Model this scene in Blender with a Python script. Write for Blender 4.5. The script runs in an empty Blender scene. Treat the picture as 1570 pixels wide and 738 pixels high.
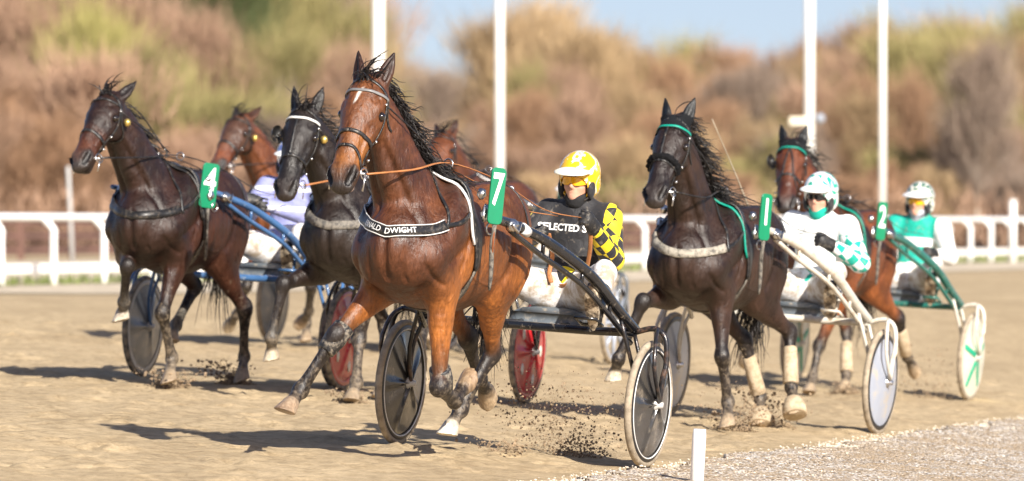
import bpy, math, random
import numpy as np
from mathutils import Vector, Matrix, Quaternion
from mathutils.bvhtree import BVHTree

S = bpy.context.scene
COL = S.collection
R = math.radians
rnd = random.Random(7)
nrg = np.random.default_rng(11)

# ------------------------------------------------------------------ camera, sky, sun, exposure
cam_d = bpy.data.cameras.new('camera')
cam = bpy.data.objects.new('camera', cam_d); COL.objects.link(cam)
cam.location = (0, 0, 1.62); cam.rotation_euler = (R(90), 0, 0)
cam_d.sensor_width = 36; cam_d.sensor_fit = 'HORIZONTAL'
cam_d.lens = 229.3; cam_d.shift_y = -0.0758
cam_d.clip_start = 0.5; cam_d.clip_end = 6000
cam_d.dof.use_dof = True; cam_d.dof.focus_distance = 35.3; cam_d.dof.aperture_fstop = 4.0
S.camera = cam

SUN_AZ, SUN_EL = R(154), R(30)          # azimuth clockwise from +Y (the view direction)
W = bpy.data.worlds.new('World'); S.world = W; W.use_nodes = True
nt = W.node_tree; bg = nt.nodes['Background']
sky = nt.nodes.new('ShaderNodeTexSky'); sky.sky_type = 'NISHITA'; sky.sun_disc = False
sky.sun_elevation = SUN_EL; sky.sun_rotation = SUN_AZ
sky.air_density = 1.0; sky.dust_density = 1.2; sky.ozone_density = 1.2
_tc = nt.nodes.new('ShaderNodeTexCoord'); _ad = nt.nodes.new('ShaderNodeVectorMath'); _ad.operation = 'ADD'; _ad.inputs[1].default_value = (0,0,.09)
_nm = nt.nodes.new('ShaderNodeVectorMath'); _nm.operation = 'NORMALIZE'
nt.links.new(_tc.outputs['Generated'], _ad.inputs[0]); nt.links.new(_ad.outputs[0], _nm.inputs[0]); nt.links.new(_nm.outputs[0], sky.inputs[0])
_mx = nt.nodes.new('ShaderNodeVectorMath'); _mx.operation = 'MULTIPLY'; _mx.inputs[1].default_value = (1.22,1.10,1.17)   # tint that brightens the sky colour, green the least
nt.links.new(sky.outputs[0], _mx.inputs[0]); nt.links.new(_mx.outputs[0], bg.inputs[0]); bg.inputs[1].default_value = 0.062

sun_d = bpy.data.lights.new('sun', 'SUN'); sun_d.energy = 4.9; sun_d.angle = R(0.55); sun_d.color = (1, .93, .83)
sun = bpy.data.objects.new('sun', sun_d); COL.objects.link(sun)
_sv = Vector((math.sin(SUN_AZ)*math.cos(SUN_EL), math.cos(SUN_AZ)*math.cos(SUN_EL), math.sin(SUN_EL)))
sun.rotation_euler = (-_sv).to_track_quat('-Z', 'Y').to_euler()

S.view_settings.view_transform = 'Standard'; S.view_settings.look = 'None'
S.view_settings.exposure = 0.88; S.view_settings.gamma = 1.0
S.cycles.use_denoising = True
S.cycles.max_bounces = 6; S.cycles.caustics_reflective = False; S.cycles.caustics_refractive = False
S.cycles.sample_clamp_indirect = 4

# ------------------------------------------------------------------ materials
def ramp(n, stops):
    cr = n.color_ramp
    while len(cr.elements) < len(stops): cr.elements.new(0.5)
    for e, (p, c) in zip(cr.elements, stops):
        e.position = p; e.color = (*c, 1) if len(c) == 3 else c
def mat(name, col=(.5,.5,.5), rough=.5, metal=0., coat=0., vary=.12, scale=8., bump=0., bscale=60., spec=.5, sheen=0., trans=0., dirt=None, dirt_amt=.0, dirt_scale=14.):
    m = bpy.data.materials.new(name); m.use_nodes = True
    N = m.node_tree.nodes; L = m.node_tree.links; b = N['Principled BSDF']
    tc = N.new('ShaderNodeTexCoord'); no = N.new('ShaderNodeTexNoise')
    no.inputs['Scale'].default_value = scale; no.inputs['Detail'].default_value = 5
    L.new(tc.outputs['Object'], no.inputs['Vector'])
    cr = N.new('ShaderNodeValToRGB')
    lo = tuple(max(0, c*(1-vary*1.6)) for c in col); hi = tuple(min(1, c*(1+vary*1.6)) for c in col)
    ramp(cr, [(.25, lo), (.75, hi)]); L.new(no.outputs['Fac'], cr.inputs['Fac'])
    out = cr.outputs['Color']
    if dirt:
        n2 = N.new('ShaderNodeTexNoise'); n2.inputs['Scale'].default_value = dirt_scale; n2.inputs['Detail'].default_value = 8
        n2.inputs['Roughness'].default_value = .7
        L.new(tc.outputs['Object'], n2.inputs['Vector'])
        r2 = N.new('ShaderNodeValToRGB'); e = max(.05, .75-dirt_amt*.6)
        ramp(r2, [(e-.08, (0,0,0)), (e+.08, (1,1,1))]); L.new(n2.outputs['Fac'], r2.inputs['Fac'])
        mx = N.new('ShaderNodeMix'); mx.data_type = 'RGBA'
        L.new(r2.outputs['Color'], mx.inputs[0]); L.new(out, mx.inputs[6]); mx.inputs[7].default_value = (*dirt, 1)
        out = mx.outputs[2]
    L.new(out, b.inputs['Base Color'])
    b.inputs['Roughness'].default_value = rough; b.inputs['Metallic'].default_value = metal
    b.inputs['Coat Weight'].default_value = coat; b.inputs['Coat Roughness'].default_value = .12
    b.inputs['Specular IOR Level'].default_value = spec; b.inputs['Sheen Weight'].default_value = sheen
    if bump:
        bn = N.new('ShaderNodeTexNoise'); bn.inputs['Scale'].default_value = bscale; bn.inputs['Detail'].default_value = 6
        L.new(tc.outputs['Object'], bn.inputs['Vector'])
        bp = N.new('ShaderNodeBump'); bp.inputs['Strength'].default_value = bump; bp.inputs['Distance'].default_value = .01
        L.new(bn.outputs['Fac'], bp.inputs['Height']); L.new(bp.outputs['Normal'], b.inputs['Normal'])
    return m

def coat_mat(name, dust=(.30,.24,.17), dust_amt=.25, gloss=.46, spec=.32):
    """horse coat: colour pattern from the mesh attribute, broken up by fine hair and sweat streaks"""
    m = bpy.data.materials.new(name); m.use_nodes = True
    N = m.node_tree.nodes; L = m.node_tree.links; b = N['Principled BSDF']
    at = N.new('ShaderNodeAttribute'); at.attribute_name = 'coat'
    tc = N.new('ShaderNodeTexCoord')
    mp = N.new('ShaderNodeMapping'); mp.inputs['Scale'].default_value = (1.0, 1.0, .28)
    L.new(tc.outputs['Object'], mp.inputs['Vector'])
    n1 = N.new('ShaderNodeTexNoise'); n1.inputs['Scale'].default_value = 62; n1.inputs['Detail'].default_value = 8; n1.inputs['Roughness'].default_value = .65
    L.new(mp.outputs['Vector'], n1.inputs['Vector'])
    n2 = N.new('ShaderNodeTexNoise'); n2.inputs['Scale'].default_value = 5.; n2.inputs['Detail'].default_value = 5
    L.new(tc.outputs['Object'], n2.inputs['Vector'])
    r1 = N.new('ShaderNodeValToRGB'); ramp(r1, [(.3, (.55,.52,.50)), (.7, (1.35,1.35,1.30))]); L.new(n1.outputs['Fac'], r1.inputs['Fac'])
    r2 = N.new('ShaderNodeValToRGB'); ramp(r2, [(.34, (.50,.46,.44)), (.66, (1.35,1.38,1.38))]); L.new(n2.outputs['Fac'], r2.inputs['Fac'])
    m1 = N.new('ShaderNodeMix'); m1.data_type = 'RGBA'; m1.blend_type = 'MULTIPLY'; m1.inputs[0].default_value = 1
    L.new(at.outputs['Color'], m1.inputs[6]); L.new(r1.outputs['Color'], m1.inputs[7])
    m2 = N.new('ShaderNodeMix'); m2.data_type = 'RGBA'; m2.blend_type = 'MULTIPLY'; m2.inputs[0].default_value = 1
    L.new(m1.outputs[2], m2.inputs[6]); L.new(r2.outputs['Color'], m2.inputs[7])
    # splashed sand: fine specks, more of it low on the legs (object height)
    n3 = N.new('ShaderNodeTexNoise'); n3.inputs['Scale'].default_value = 30; n3.inputs['Detail'].default_value = 9; n3.inputs['Roughness'].default_value = .75
    L.new(tc.outputs['Object'], n3.inputs['Vector'])
    sx = N.new('ShaderNodeSeparateXYZ'); L.new(tc.outputs['Object'], sx.inputs[0])
    mr = N.new('ShaderNodeMapRange'); mr.inputs[1].default_value = .95; mr.inputs[2].default_value = .15; mr.inputs[3].default_value = -.12; mr.inputs[4].default_value = .16*dust_amt/.25
    L.new(sx.outputs['Z'], mr.inputs[0])
    ad = N.new('ShaderNodeMath'); ad.operation = 'ADD'; L.new(n3.outputs['Fac'], ad.inputs[0]); L.new(mr.outputs[0], ad.inputs[1])
    r3 = N.new('ShaderNodeValToRGB'); ramp(r3, [(.55, (0,0,0)), (.80, (.8,.8,.8))]); L.new(ad.outputs[0], r3.inputs['Fac'])
    m3 = N.new('ShaderNodeMix'); m3.data_type = 'RGBA'; L.new(r3.outputs['Color'], m3.inputs[0])
    L.new(m2.outputs[2], m3.inputs[6]); m3.inputs[7].default_value = (*dust, 1)
    L.new(m3.outputs[2], b.inputs['Base Color'])
    rr = N.new('ShaderNodeMapRange'); rr.inputs[1].default_value = .3; rr.inputs[2].default_value = .7; rr.inputs[3].default_value = gloss-.14; rr.inputs[4].default_value = gloss+.24
    rm = N.new('ShaderNodeMath'); rm.operation = 'MULTIPLY_ADD'; rm.inputs[1].default_value = .75; L.new(n1.outputs['Fac'], rm.inputs[0])
    rh = N.new('ShaderNodeMath'); rh.operation = 'MULTIPLY'; rh.inputs[1].default_value = .30; L.new(n2.outputs['Fac'], rh.inputs[0]); L.new(rh.outputs[0], rm.inputs[2])
    L.new(rm.outputs[0], rr.inputs[0]); L.new(rr.outputs[0], b.inputs['Roughness'])
    b.inputs['Specular IOR Level'].default_value = spec
    # veins and muscle fibres
    vm = N.new('ShaderNodeMapping'); vm.inputs['Scale'].default_value = (1.3, 1.3, .7); L.new(tc.outputs['Object'], vm.inputs['Vector'])
    vz = N.new('ShaderNodeTexNoise'); vz.inputs['Scale'].default_value = 9; vz.inputs['Detail'].default_value = 3; vz.inputs['Distortion'].default_value = 1.2
    L.new(vm.outputs['Vector'], vz.inputs['Vector'])
    b1 = N.new('ShaderNodeBump'); b1.inputs['Strength'].default_value = .32; b1.inputs['Distance'].default_value = .03
    L.new(vz.outputs['Fac'], b1.inputs['Height'])
    b2 = N.new('ShaderNodeBump'); b2.inputs['Strength'].default_value = .85; b2.inputs['Distance'].default_value = .006
    L.new(n1.outputs['Fac'], b2.inputs['Height']); L.new(b1.outputs['Normal'], b2.inputs['Normal'])
    n4 = N.new('ShaderNodeTexNoise'); n4.inputs['Scale'].default_value = 190; n4.inputs['Detail'].default_value = 3; L.new(mp.outputs['Vector'], n4.inputs['Vector'])
    b3 = N.new('ShaderNodeBump'); b3.inputs['Strength'].default_value = .6; b3.inputs['Distance'].default_value = .003; L.new(n4.outputs['Fac'], b3.inputs['Height'])
    L.new(b2.outputs['Normal'], b3.inputs['Normal']); L.new(b3.outputs['Normal'], b.inputs['Normal'])
    return m

MUD = (.36,.28,.19)
M = dict(
 leather = mat('black_leather', (.012,.012,.013), .38, vary=.3, bump=.15, bscale=120, dirt=(.11,.09,.07), dirt_amt=.25, dirt_scale=40),
 leather_dusty = mat('dusty_black_webbing', (.05,.048,.045), .7, vary=.3, bump=.3, bscale=150, dirt=(.20,.18,.15), dirt_amt=.45, dirt_scale=45),
 grey_pad = mat('grey_padded_webbing', (.095,.088,.076), .8, vary=.3, bump=.4, bscale=120, dirt=(.36,.33,.27), dirt_amt=.5, dirt_scale=40),
 tan = mat('tan_leather', (.42,.17,.06), .5, vary=.2, bump=.2, dirt=(.12,.05,.02), dirt_amt=.2, dirt_scale=40),
 brown_strap = mat('brown_strap', (.22,.07,.025), .5, vary=.2, bump=.2),
 metal = mat('steel', (.62,.62,.62), .28, metal=1., vary=.1),
 brass = mat('brass', (.75,.55,.16), .3, metal=.8, vary=.1),
 white_trim = mat('white_piping', (.72,.72,.70), .5, vary=.06, dirt=MUD, dirt_amt=.15, dirt_scale=50),
 letter = mat('white_lettering', (.82,.82,.80), .55, vary=.03),
 plate_green = mat('number_green', (.0,.19,.085), .35, coat=.3, vary=.05, dirt=(.05,.2,.1), dirt_amt=.1),
 teal = mat('teal_webbing', (.0,.27,.19), .5, vary=.12, dirt=MUD, dirt_amt=.1),
 hair = mat('black_hair', (.014,.011,.010), .42, vary=.5, scale=30, spec=.6),
 hair_brown = mat('dark_brown_hair', (.03,.016,.011), .45, vary=.5, scale=30, spec=.6),
 fleece = mat('black_fleece', (.007,.007,.008), .95, vary=.5, scale=60, bump=1., bscale=160, spec=.2),
 bonnet = mat('black_bonnet', (.008,.009,.011), .85, vary=.3, bump=.5, bscale=200, spec=.2),
 boot_black = mat('black_neoprene_boot', (.012,.013,.016), .5, vary=.3, bump=.2, dirt=(.22,.19,.15), dirt_amt=.35, dirt_scale=35),
 boot_pale = mat('muddy_pale_boot', (.47,.385,.265), .75, vary=.15, bump=.4, bscale=60, dirt=(.36,.27,.17), dirt_amt=.4, dirt_scale=25),
 eye = mat('dark_eye', (.010,.006,.004), .05, coat=1., vary=.1),
 gaffer = mat('grey_plastic', (.18,.18,.18), .4, vary=.1),
 skin = mat('skin', (.62,.33,.23), .5, vary=.08, scale=14, bump=.1, bscale=80),
 lip = mat('lip', (.42,.15,.11), .45, vary=.05),
 glove = mat('black_glove', (.014,.014,.015), .55, vary=.4, bump=.4, bscale=90, dirt=(.16,.14,.11), dirt_amt=.25, dirt_scale=40),
 white_cloth = mat('white_breeches', (.74,.74,.75), .8, vary=.05, scale=10, bump=.35, bscale=18, dirt=(.40,.33,.25), dirt_amt=.42, dirt_scale=11),
 cream_boot = mat('muddy_sole', (.62,.52,.38), .8, vary=.2, bump=.5, bscale=60, dirt=(.10,.08,.06), dirt_amt=.42, dirt_scale=22),
 boot = mat('black_boot', (.014,.014,.015), .35, vary=.3, dirt=(.28,.24,.18), dirt_amt=.3, dirt_scale=22),
 black_cloth = mat('black_cloth', (.016,.016,.02), .75, vary=.3, bump=.4, bscale=25, sheen=.1, dirt=(.10,.09,.08), dirt_amt=.2, dirt_scale=30),
 black_paint = mat('black_tube_paint', (.008,.009,.012), .22, coat=.6, vary=.3, dirt=(.24,.20,.15), dirt_amt=.16, dirt_scale=24),
 worn_black = mat('worn_black_tube', (.010,.010,.012), .3, coat=.3, vary=.3, bump=.2, dirt=(.13,.075,.05), dirt_amt=.28, dirt_scale=14),
 rusty = mat('worn_brown_steel', (.11,.06,.04), .55, metal=.4, vary=.4, bump=.3, dirt=(.02,.018,.016), dirt_amt=.4, dirt_scale=30),
 white_paint = mat('white_tube_paint', (.60,.57,.50), .35, coat=.4, vary=.08, dirt=(.45,.36,.25), dirt_amt=.28, dirt_scale=14),
 teal_paint = mat('teal_tube_paint', (.012,.13,.105), .3, coat=.5, vary=.15, dirt=(.28,.25,.2), dirt_amt=.2, dirt_scale=20),
 blue_paint = mat('blue_tube_paint', (.05,.13,.29), .3, coat=.5, vary=.15, dirt=(.5,.55,.6), dirt_amt=.12, dirt_scale=12),
 grey_paint = mat('grey_tube_paint', (.10,.11,.12), .35, coat=.3, vary=.15),
 tyre_cream = mat('sand_covered_tyre', (.36,.30,.22), .8, vary=.18, bump=.3, dirt=(.22,.18,.13), dirt_amt=.35, dirt_scale=18),
 tyre_dark = mat('grey_rubber_tyre', (.10,.092,.08), .75, vary=.25, bump=.3, dirt=(.34,.28,.20), dirt_amt=.42, dirt_scale=18),
 rim_white = mat('pale_rim', (.50,.49,.46), .35, vary=.08, dirt=MUD, dirt_amt=.25),
 rim_dark = mat('dark_rim', (.015,.015,.017), .35, vary=.1),
 disc_dark = mat('smoky_wheel_disc', (.030,.029,.029), .26, coat=.6, vary=.4, scale=5, dirt=(.20,.17,.13), dirt_amt=.18, dirt_scale=9),
 disc_grey = mat('grey_wheel_disc', (.16,.17,.18), .35, coat=.4, vary=.2, dirt=(.34,.31,.26), dirt_amt=.25, dirt_scale=10),
 disc_pale = mat('pale_blue_wheel_disc', (.34,.38,.46), .3, coat=.4, vary=.08, scale=5, dirt=(.50,.44,.34), dirt_amt=.22, dirt_scale=9),
 disc_cream = mat('cream_wheel_disc', (.62,.62,.52), .35, coat=.4, vary=.06, dirt=(.50,.44,.34), dirt_amt=.18, dirt_scale=12),
 disc_red = mat('red_wheel_disc', (.48,.018,.022), .35, coat=.5, vary=.15, dirt=(.40,.25,.2), dirt_amt=.18, dirt_scale=12),
 green_stripe = mat('green_stripe', (.0,.34,.19), .4, vary=.1),
 seat_grey = mat('blue_grey_seat', (.10,.12,.14), .6, vary=.2, bump=.2, dirt=(.34,.30,.24), dirt_amt=.25, dirt_scale=18),
 lens_amber = mat('amber_lens', (.85,.42,.01), .1, coat=1., vary=.1, scale=25),
 lens_black = mat('dark_lens', (.01,.01,.012), .06, coat=1., vary=.1),
)

# ------------------------------------------------------------------ mesh helpers
def mesh_obj(name, V, F, m, parent=None, smooth=True):
    me = bpy.data.meshes.new(name)
    me.from_pydata([tuple(map(float, v)) for v in V] if not isinstance(V, np.ndarray) else V.tolist(), [], F.tolist() if isinstance(F, np.ndarray) else F)
    me.materials.append(m)
    if smooth: me.polygons.foreach_set('use_smooth', [True]*len(me.polygons))
    me.update()
    o = bpy.data.objects.new(name, me); COL.objects.link(o)
    if parent: o.parent = parent
    return o
def tag(o, label=None, cat=None, group=None, kind=None):
    if label: o['label'] = label
    if cat: o['category'] = cat
    if group: o['group'] = group
    if kind: o['kind'] = kind
    return o
def empty(name): 
    o = bpy.data.objects.new(name, None); o.empty_display_size = .2; COL.objects.link(o); return o
class MB:
    """collects simple solids into one mesh"""
    def __init__(s): s.V = []; s.F = []
    def add(s, V, F):
        n = len(s.V); s.V += [tuple(map(float, v)) for v in V]; s.F += [tuple(int(i)+n for i in f) for f in F]
    def box(s, c, d, rot=None):
        c = np.array(c, float); h = np.array(d, float)/2
        P = np.array([[x,y,z] for x in (-1,1) for y in (-1,1) for z in (-1,1)])*h
        if rot is not None: P = P@np.array(rot).T
        s.add(P+c, [(0,1,3,2),(4,6,7,5),(0,4,5,1),(2,3,7,6),(0,2,6,4),(1,5,7,3)])
    def tube(s, pts, r, n=10, closed=False, res=0, flat=1.0):
        P = np.array(pts, float); rr = np.array(r if hasattr(r, '__len__') else [r]*len(P), float)
        if res:
            Q = catmull(np.column_stack([P, rr]), res); P = Q[:, :3]; rr = Q[:, 3]
        T = np.gradient(P, axis=0); 
        if closed: T = np.roll(P,-1,0)-np.roll(P,1,0)
        T /= np.linalg.norm(T, axis=1)[:,None]+1e-12
        up = np.array([0,0,1.]) if abs(T[0][2]) < .9 else np.array([1.,0,0])
        V = []; A = np.cross(T[0], up); A /= np.linalg.norm(A)
        for p, t, q in zip(P, T, rr):
            A = A - t*A.dot(t); A /= np.linalg.norm(A)+1e-12; B = np.cross(t, A)
            for k in range(n):
                a = 2*math.pi*k/n; V.append(p+q*(math.cos(a)*A+flat*math.sin(a)*B))
        F = []; m = len(P)
        for i in range(m if closed else m-1):
            j = (i+1) % m
            for k in range(n): F.append((i*n+k, i*n+(k+1)%n, j*n+(k+1)%n, j*n+k))
        if not closed:
            F.append(tuple(range(n-1,-1,-1))); F.append(tuple((m-1)*n+k for k in range(n)))
        s.add(V, F)
    def lathe(s, prof, c, axis='y', n=40, wob=None):
        """profile of (radius, offset along axis); open profile, ends closed if radius ~ 0"""
        V = []; F = []; m = len(prof)
        for i,(r,h) in enumerate(prof):
            for k in range(n):
                a = 2*math.pi*k/n; hh = h+(wob(r,a) if wob else 0)
                v = (r*math.cos(a), hh, r*math.sin(a)) if axis=='y' else (r*math.cos(a), r*math.sin(a), hh)
                V.append(np.array(v)+np.array(c))
        for i in range(m-1):
            for k in range(n): F.append((i*n+k, i*n+(k+1)%n, (i+1)*n+(k+1)%n, (i+1)*n+k))
        s.add(V, F)
    def blob(s, c, r, seed=0, rough=.25, n=(7,5)):
        rg = random.Random(seed); V = []; F = []; a, b = n
        r = np.array(r if hasattr(r,'__len__') else [r]*3, float)
        V.append(np.array(c)+r*(0,0,1))
        for i in range(1,b):
            for k in range(a):
                t = math.pi*i/b; p = 2*math.pi*k/a; q = 1+rg.uniform(-rough,rough)
                V.append(np.array(c)+q*r*(math.sin(t)*math.cos(p), math.sin(t)*math.sin(p), math.cos(t)))
        V.append(np.array(c)-r*(0,0,1)); L = len(V)-1
        for k in range(a): F.append((0,1+k,1+(k+1)%a))
        for i in range(b-2):
            for k in range(a): F.append((1+i*a+k, 1+(i+1)*a+k, 1+(i+1)*a+(k+1)%a, 1+i*a+(k+1)%a))
        for k in range(a): F.append((L, 1+(b-2)*a+(k+1)%a, 1+(b-2)*a+k))
        s.add(V, F)
    def build(s, name, m, parent=None, smooth=True): return mesh_obj(name, s.V, s.F, m, parent, smooth)

def catmull(P, per=6):
    P = np.asarray(P, float)
    if len(P) < 2: return P
    Q = np.vstack([2*P[0]-P[1], P, 2*P[-1]-P[-2]]); out = []
    for i in range(1, len(Q)-2):
        a,b,c,d = Q[i-1],Q[i],Q[i+1],Q[i+2]
        for k in range(per):
            t = k/per
            out.append(.5*((2*b)+(c-a)*t+(2*a-5*b+4*c-d)*t*t+(3*b-a-3*c+d)*t**3))
    out.append(P[-1]); return np.array(out)

def vnoise(P, scale, seed=0):
    """smooth value noise on 2-D or 3-D points, range about -1..1"""
    P = np.asarray(P, float)*scale; I = np.floor(P).astype(np.int64); f = P-I; f = f*f*(3-2*f)
    d = P.shape[1]; out = np.zeros(len(P))
    for c in range(2**d):
        off = np.array([(c>>k)&1 for k in range(d)]); J = I+off
        h = J[:,0]*374761393 + J[:,1]*668265263 + (J[:,2]*1274126177 if d==3 else 0) + seed*974711
        h = (h ^ (h>>13))*1103515245; h = (h ^ (h>>16)) & 0xffffff
        w = np.prod(np.where(off, f, 1-f), axis=1); out += w*(h/0xffffff*2-1)
    return out

# ------------------------------------------------------------------ implicit bodies -> one continuous mesh
def _segd(P, a, b, ra, rb, va, vb, n):
    ba = b-a; q = P-a
    t = np.clip((q@ba)/(ba@ba+1e-9), 0, 1); o = q-t[:,None]*ba
    os2 = (o@n)**2; ov2 = np.maximum((o*o).sum(1)-os2, 0)
    rs = ra+t*(rb-ra); rv = va+t*(vb-va)
    qq = np.sqrt(os2/rs**2+ov2/rv**2)+1e-6; g = np.sqrt(os2/rs**4+ov2/rv**4)+1e-6
    return qq*(qq-1)/g, t
class SDF:
    def __init__(s): s.p = []
    def sweep(s, pts, n=(0,1,0), k=.04, per=4, col=None, op='+', paint=None):
        """pts rows: x y z side-radius other-radius; col rows: rgb"""
        A = np.array(pts, float); n = np.array(n, float); n = n/np.linalg.norm(n)
        C = np.array(col if col is not None else [(0,0,0)]*len(A), float)
        if C.ndim == 1: C = np.tile(C, (len(A),1))
        Q = catmull(np.column_stack([A, C]), per) if len(A) > 2 else np.column_stack([A, C])
        Q[:,3:5] = np.maximum(Q[:,3:5], .002); Q[:,5:] = np.clip(Q[:,5:], 0, 1)
        s.p.append(dict(t='sw', Q=Q, n=n, k=k, op=op, paint=paint)); return s
    def ell(s, c, r, rot=None, k=.04, col=(0,0,0), op='+', paint=None):
        s.p.append(dict(t='el', c=np.array(c,float), r=np.array(r,float)*np.ones(3), R=np.eye(3) if rot is None else np.array(rot), k=k, col=np.array(col,float), op=op, paint=paint)); return s
    def frus(s, a, b, ra, rb, k=.01, col=(0,0,0), cut=None):
        s.p.append(dict(t='fr', cut=cut, a=np.array(a,float), b=np.array(b,float), ra=ra, rb=rb, k=k, col=np.array(col,float), op='+')); return s
    def pd(s, p, P, colour=False):
        if p['t'] == 'sw':
            Q = p['Q']; best = np.full(len(P), 9.); cc = np.zeros((len(P),3)) if colour else None
            for i in range(len(Q)-1):
                d, t = _segd(P, Q[i,:3], Q[i+1,:3], Q[i,3], Q[i+1,3], Q[i,4], Q[i+1,4], p['n'])
                m = d < best; best[m] = d[m]
                if colour: cc[m] = Q[i,5:8]+t[m][:,None]*(Q[i+1,5:8]-Q[i,5:8])
            return best, cc
        if p['t'] == 'el':
            q = (P-p['c'])@p['R']; u = np.sqrt(((q/p['r'])**2).sum(1))+1e-6; g = np.sqrt(((q/p['r']**2)**2).sum(1))+1e-6
            d = u*(u-1)/g
        else:
            ba = p['b']-p['a']; L = np.linalg.norm(ba); w = ba/L; q = P-p['a']; h = q@w; rad = np.linalg.norm(q-h[:,None]*w, axis=1)
            r = p['ra']+np.clip(h/L,0,1)*(p['rb']-p['ra'])
            d = np.maximum(np.maximum(rad-r, h-L), -h)
            if p['cut'] is not None: d = np.maximum(d, (P-p['cut'][0])@p['cut'][1])
        return d, (np.tile(p['col'], (len(P),1)) if colour else None)
    def bbox(s, p):
        if p['t'] == 'sw':
            r = p['Q'][:,3:5].max(1)[:,None]; lo = (p['Q'][:,:3]-r).min(0); hi = (p['Q'][:,:3]+r).max(0)
        elif p['t'] == 'el': lo = p['c']-p['r'].max(); hi = p['c']+p['r'].max()
        else:
            r = max(p['ra'],p['rb']); lo = np.minimum(p['a'],p['b'])-r; hi = np.maximum(p['a'],p['b'])+r
        return lo, hi
    def mesh(s, h, inflate=0., colour=True):
        B = [s.bbox(p) for p in s.p if p['op']=='+']
        lo = np.min([b[0] for b in B],0)-3*h-inflate; hi = np.max([b[1] for b in B],0)+3*h+inflate
        n = np.ceil((hi-lo)/h).astype(int)+1; ax = [lo[i]+h*np.arange(n[i]) for i in range(3)]
        D = np.full(n, .15, np.float32)
        def blend(sl, p, d):
            E = D[sl]; k = p['k']
            if p['op'] == '+':
                w = np.clip(.5+.5*(E-d)/k, 0, 1); D[sl] = E*(1-w)+d*w-k*w*(1-w)
            else:
                w = np.clip(.5-.5*(E+d)/k, 0, 1); D[sl] = E*(1-w)-d*w+k*w*(1-w)
        def region(a, b, pad):
            i0 = np.maximum(np.floor((a-pad-lo)/h).astype(int), 0); i1 = np.minimum(np.ceil((b+pad-lo)/h).astype(int)+1, n)
            return i0, i1
        for p in s.p:
            a, b = s.bbox(p); i0, i1 = region(a, b, p['k']+2*h+.01+inflate)
            if np.any(i1 <= i0): continue
            sl = tuple(slice(i0[j], i1[j]) for j in range(3)); shp = tuple(i1-i0)
            if p['t'] == 'sw':
                T = np.full(shp, .3, np.float32); Q = p['Q']
                for i in range(len(Q)-1):
                    r = Q[i:i+2,3:5].max(); sa = np.minimum(Q[i,:3],Q[i+1,:3])-r; sb = np.maximum(Q[i,:3],Q[i+1,:3])+r
                    j0, j1 = region(sa, sb, p['k']+2*h+.01+inflate); j0 = np.maximum(j0,i0); j1 = np.minimum(j1,i1)
                    if np.any(j1 <= j0): continue
                    G = np.stack(np.meshgrid(*[ax[q][j0[q]:j1[q]] for q in range(3)], indexing='ij'), -1).reshape(-1,3)
                    d = _segd(G, Q[i,:3], Q[i+1,:3], Q[i,3], Q[i+1,3], Q[i,4], Q[i+1,4], p['n'])[0].reshape(tuple(j1-j0))
                    ts = tuple(slice(j0[q]-i0[q], j1[q]-i0[q]) for q in range(3)); T[ts] = np.minimum(T[ts], d)
                blend(sl, p, T)
            else:
                G = np.stack(np.meshgrid(*[ax[q][i0[q]:i1[q]] for q in range(3)], indexing='ij'), -1).reshape(-1,3)
                blend(sl, p, s.pd(p, G)[0].reshape(shp).astype(np.float32))
        D -= inflate
        V, F = nets(D, lo, h)
        C = s.colours(V) if colour else None
        return V, F, C
    def colours(s, V):
        ds = []; cs = []
        for p in s.p:
            if p['op'] != '+': continue
            d, c = s.pd(p, V, True); ds.append(d); cs.append(c)
        ds = np.array(ds); m = ds.min(0); w = np.exp(-np.clip((ds-m)/.008, 0, 40))
        C = (w[:,:,None]*np.array(cs)).sum(0)/w.sum(0)[:,None]
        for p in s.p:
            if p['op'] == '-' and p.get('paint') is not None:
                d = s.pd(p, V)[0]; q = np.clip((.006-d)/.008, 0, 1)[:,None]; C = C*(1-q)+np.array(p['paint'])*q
        return C
def nets(D, lo, h):
    n = D.shape; ins = D < 0
    c = [ins[i:n[0]-1+i, j:n[1]-1+j, k:n[2]-1+k] for i in (0,1) for j in (0,1) for k in (0,1)]
    cnt = sum(x.astype(np.int8) for x in c); act = (cnt > 0) & (cnt < 8)
    I = np.argwhere(act); idx = np.full(act.shape, -1, np.int64); idx[act] = np.arange(len(I))
    acc = np.zeros((len(I),3)); num = np.zeros(len(I))
    offs = [(i,j,k) for i in (0,1) for j in (0,1) for k in (0,1)]
    val = {o: D[I[:,0]+o[0], I[:,1]+o[1], I[:,2]+o[2]] for o in offs}
    for o in offs:
        for a in range(3):
            if o[a]: continue
            q = list(o); q[a] = 1; q = tuple(q); d0, d1 = val[o], val[q]
            m = (d0 < 0) != (d1 < 0); t = np.where(m, d0/(d0-d1+1e-12), 0)
            pt = np.array(o, float)+t[:,None]*(np.array(q)-np.array(o)); acc[m] += pt[m]; num[m] += 1
    V = lo+h*(I+acc/num[:,None]); F = []
    for a in range(3):
        b, cc = (a+1)%3, (a+2)%3
        s0 = [slice(None)]*3; s1 = [slice(None)]*3; s0[a] = slice(0,-1); s1[a] = slice(1,None)
        x0 = ins[tuple(s0)]; x1 = ins[tuple(s1)]; E = np.argwhere(x0 != x1)
        ok = (E[:,b] > 0) & (E[:,cc] > 0) & (E[:,b] < n[b]-1) & (E[:,cc] < n[cc]-1); E = E[ok]
        flip = x0[tuple(E.T)]
        def cell(db, dc):
            q = E.copy(); q[:,b] -= db; q[:,cc] -= dc; return idx[tuple(q.T)]
        q = np.stack([cell(0,0), cell(1,0), cell(1,1), cell(0,1)], 1)
        q[~flip] = q[~flip][:, ::-1]; F.append(q)
    F = np.vstack(F)
    return V, F
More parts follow.
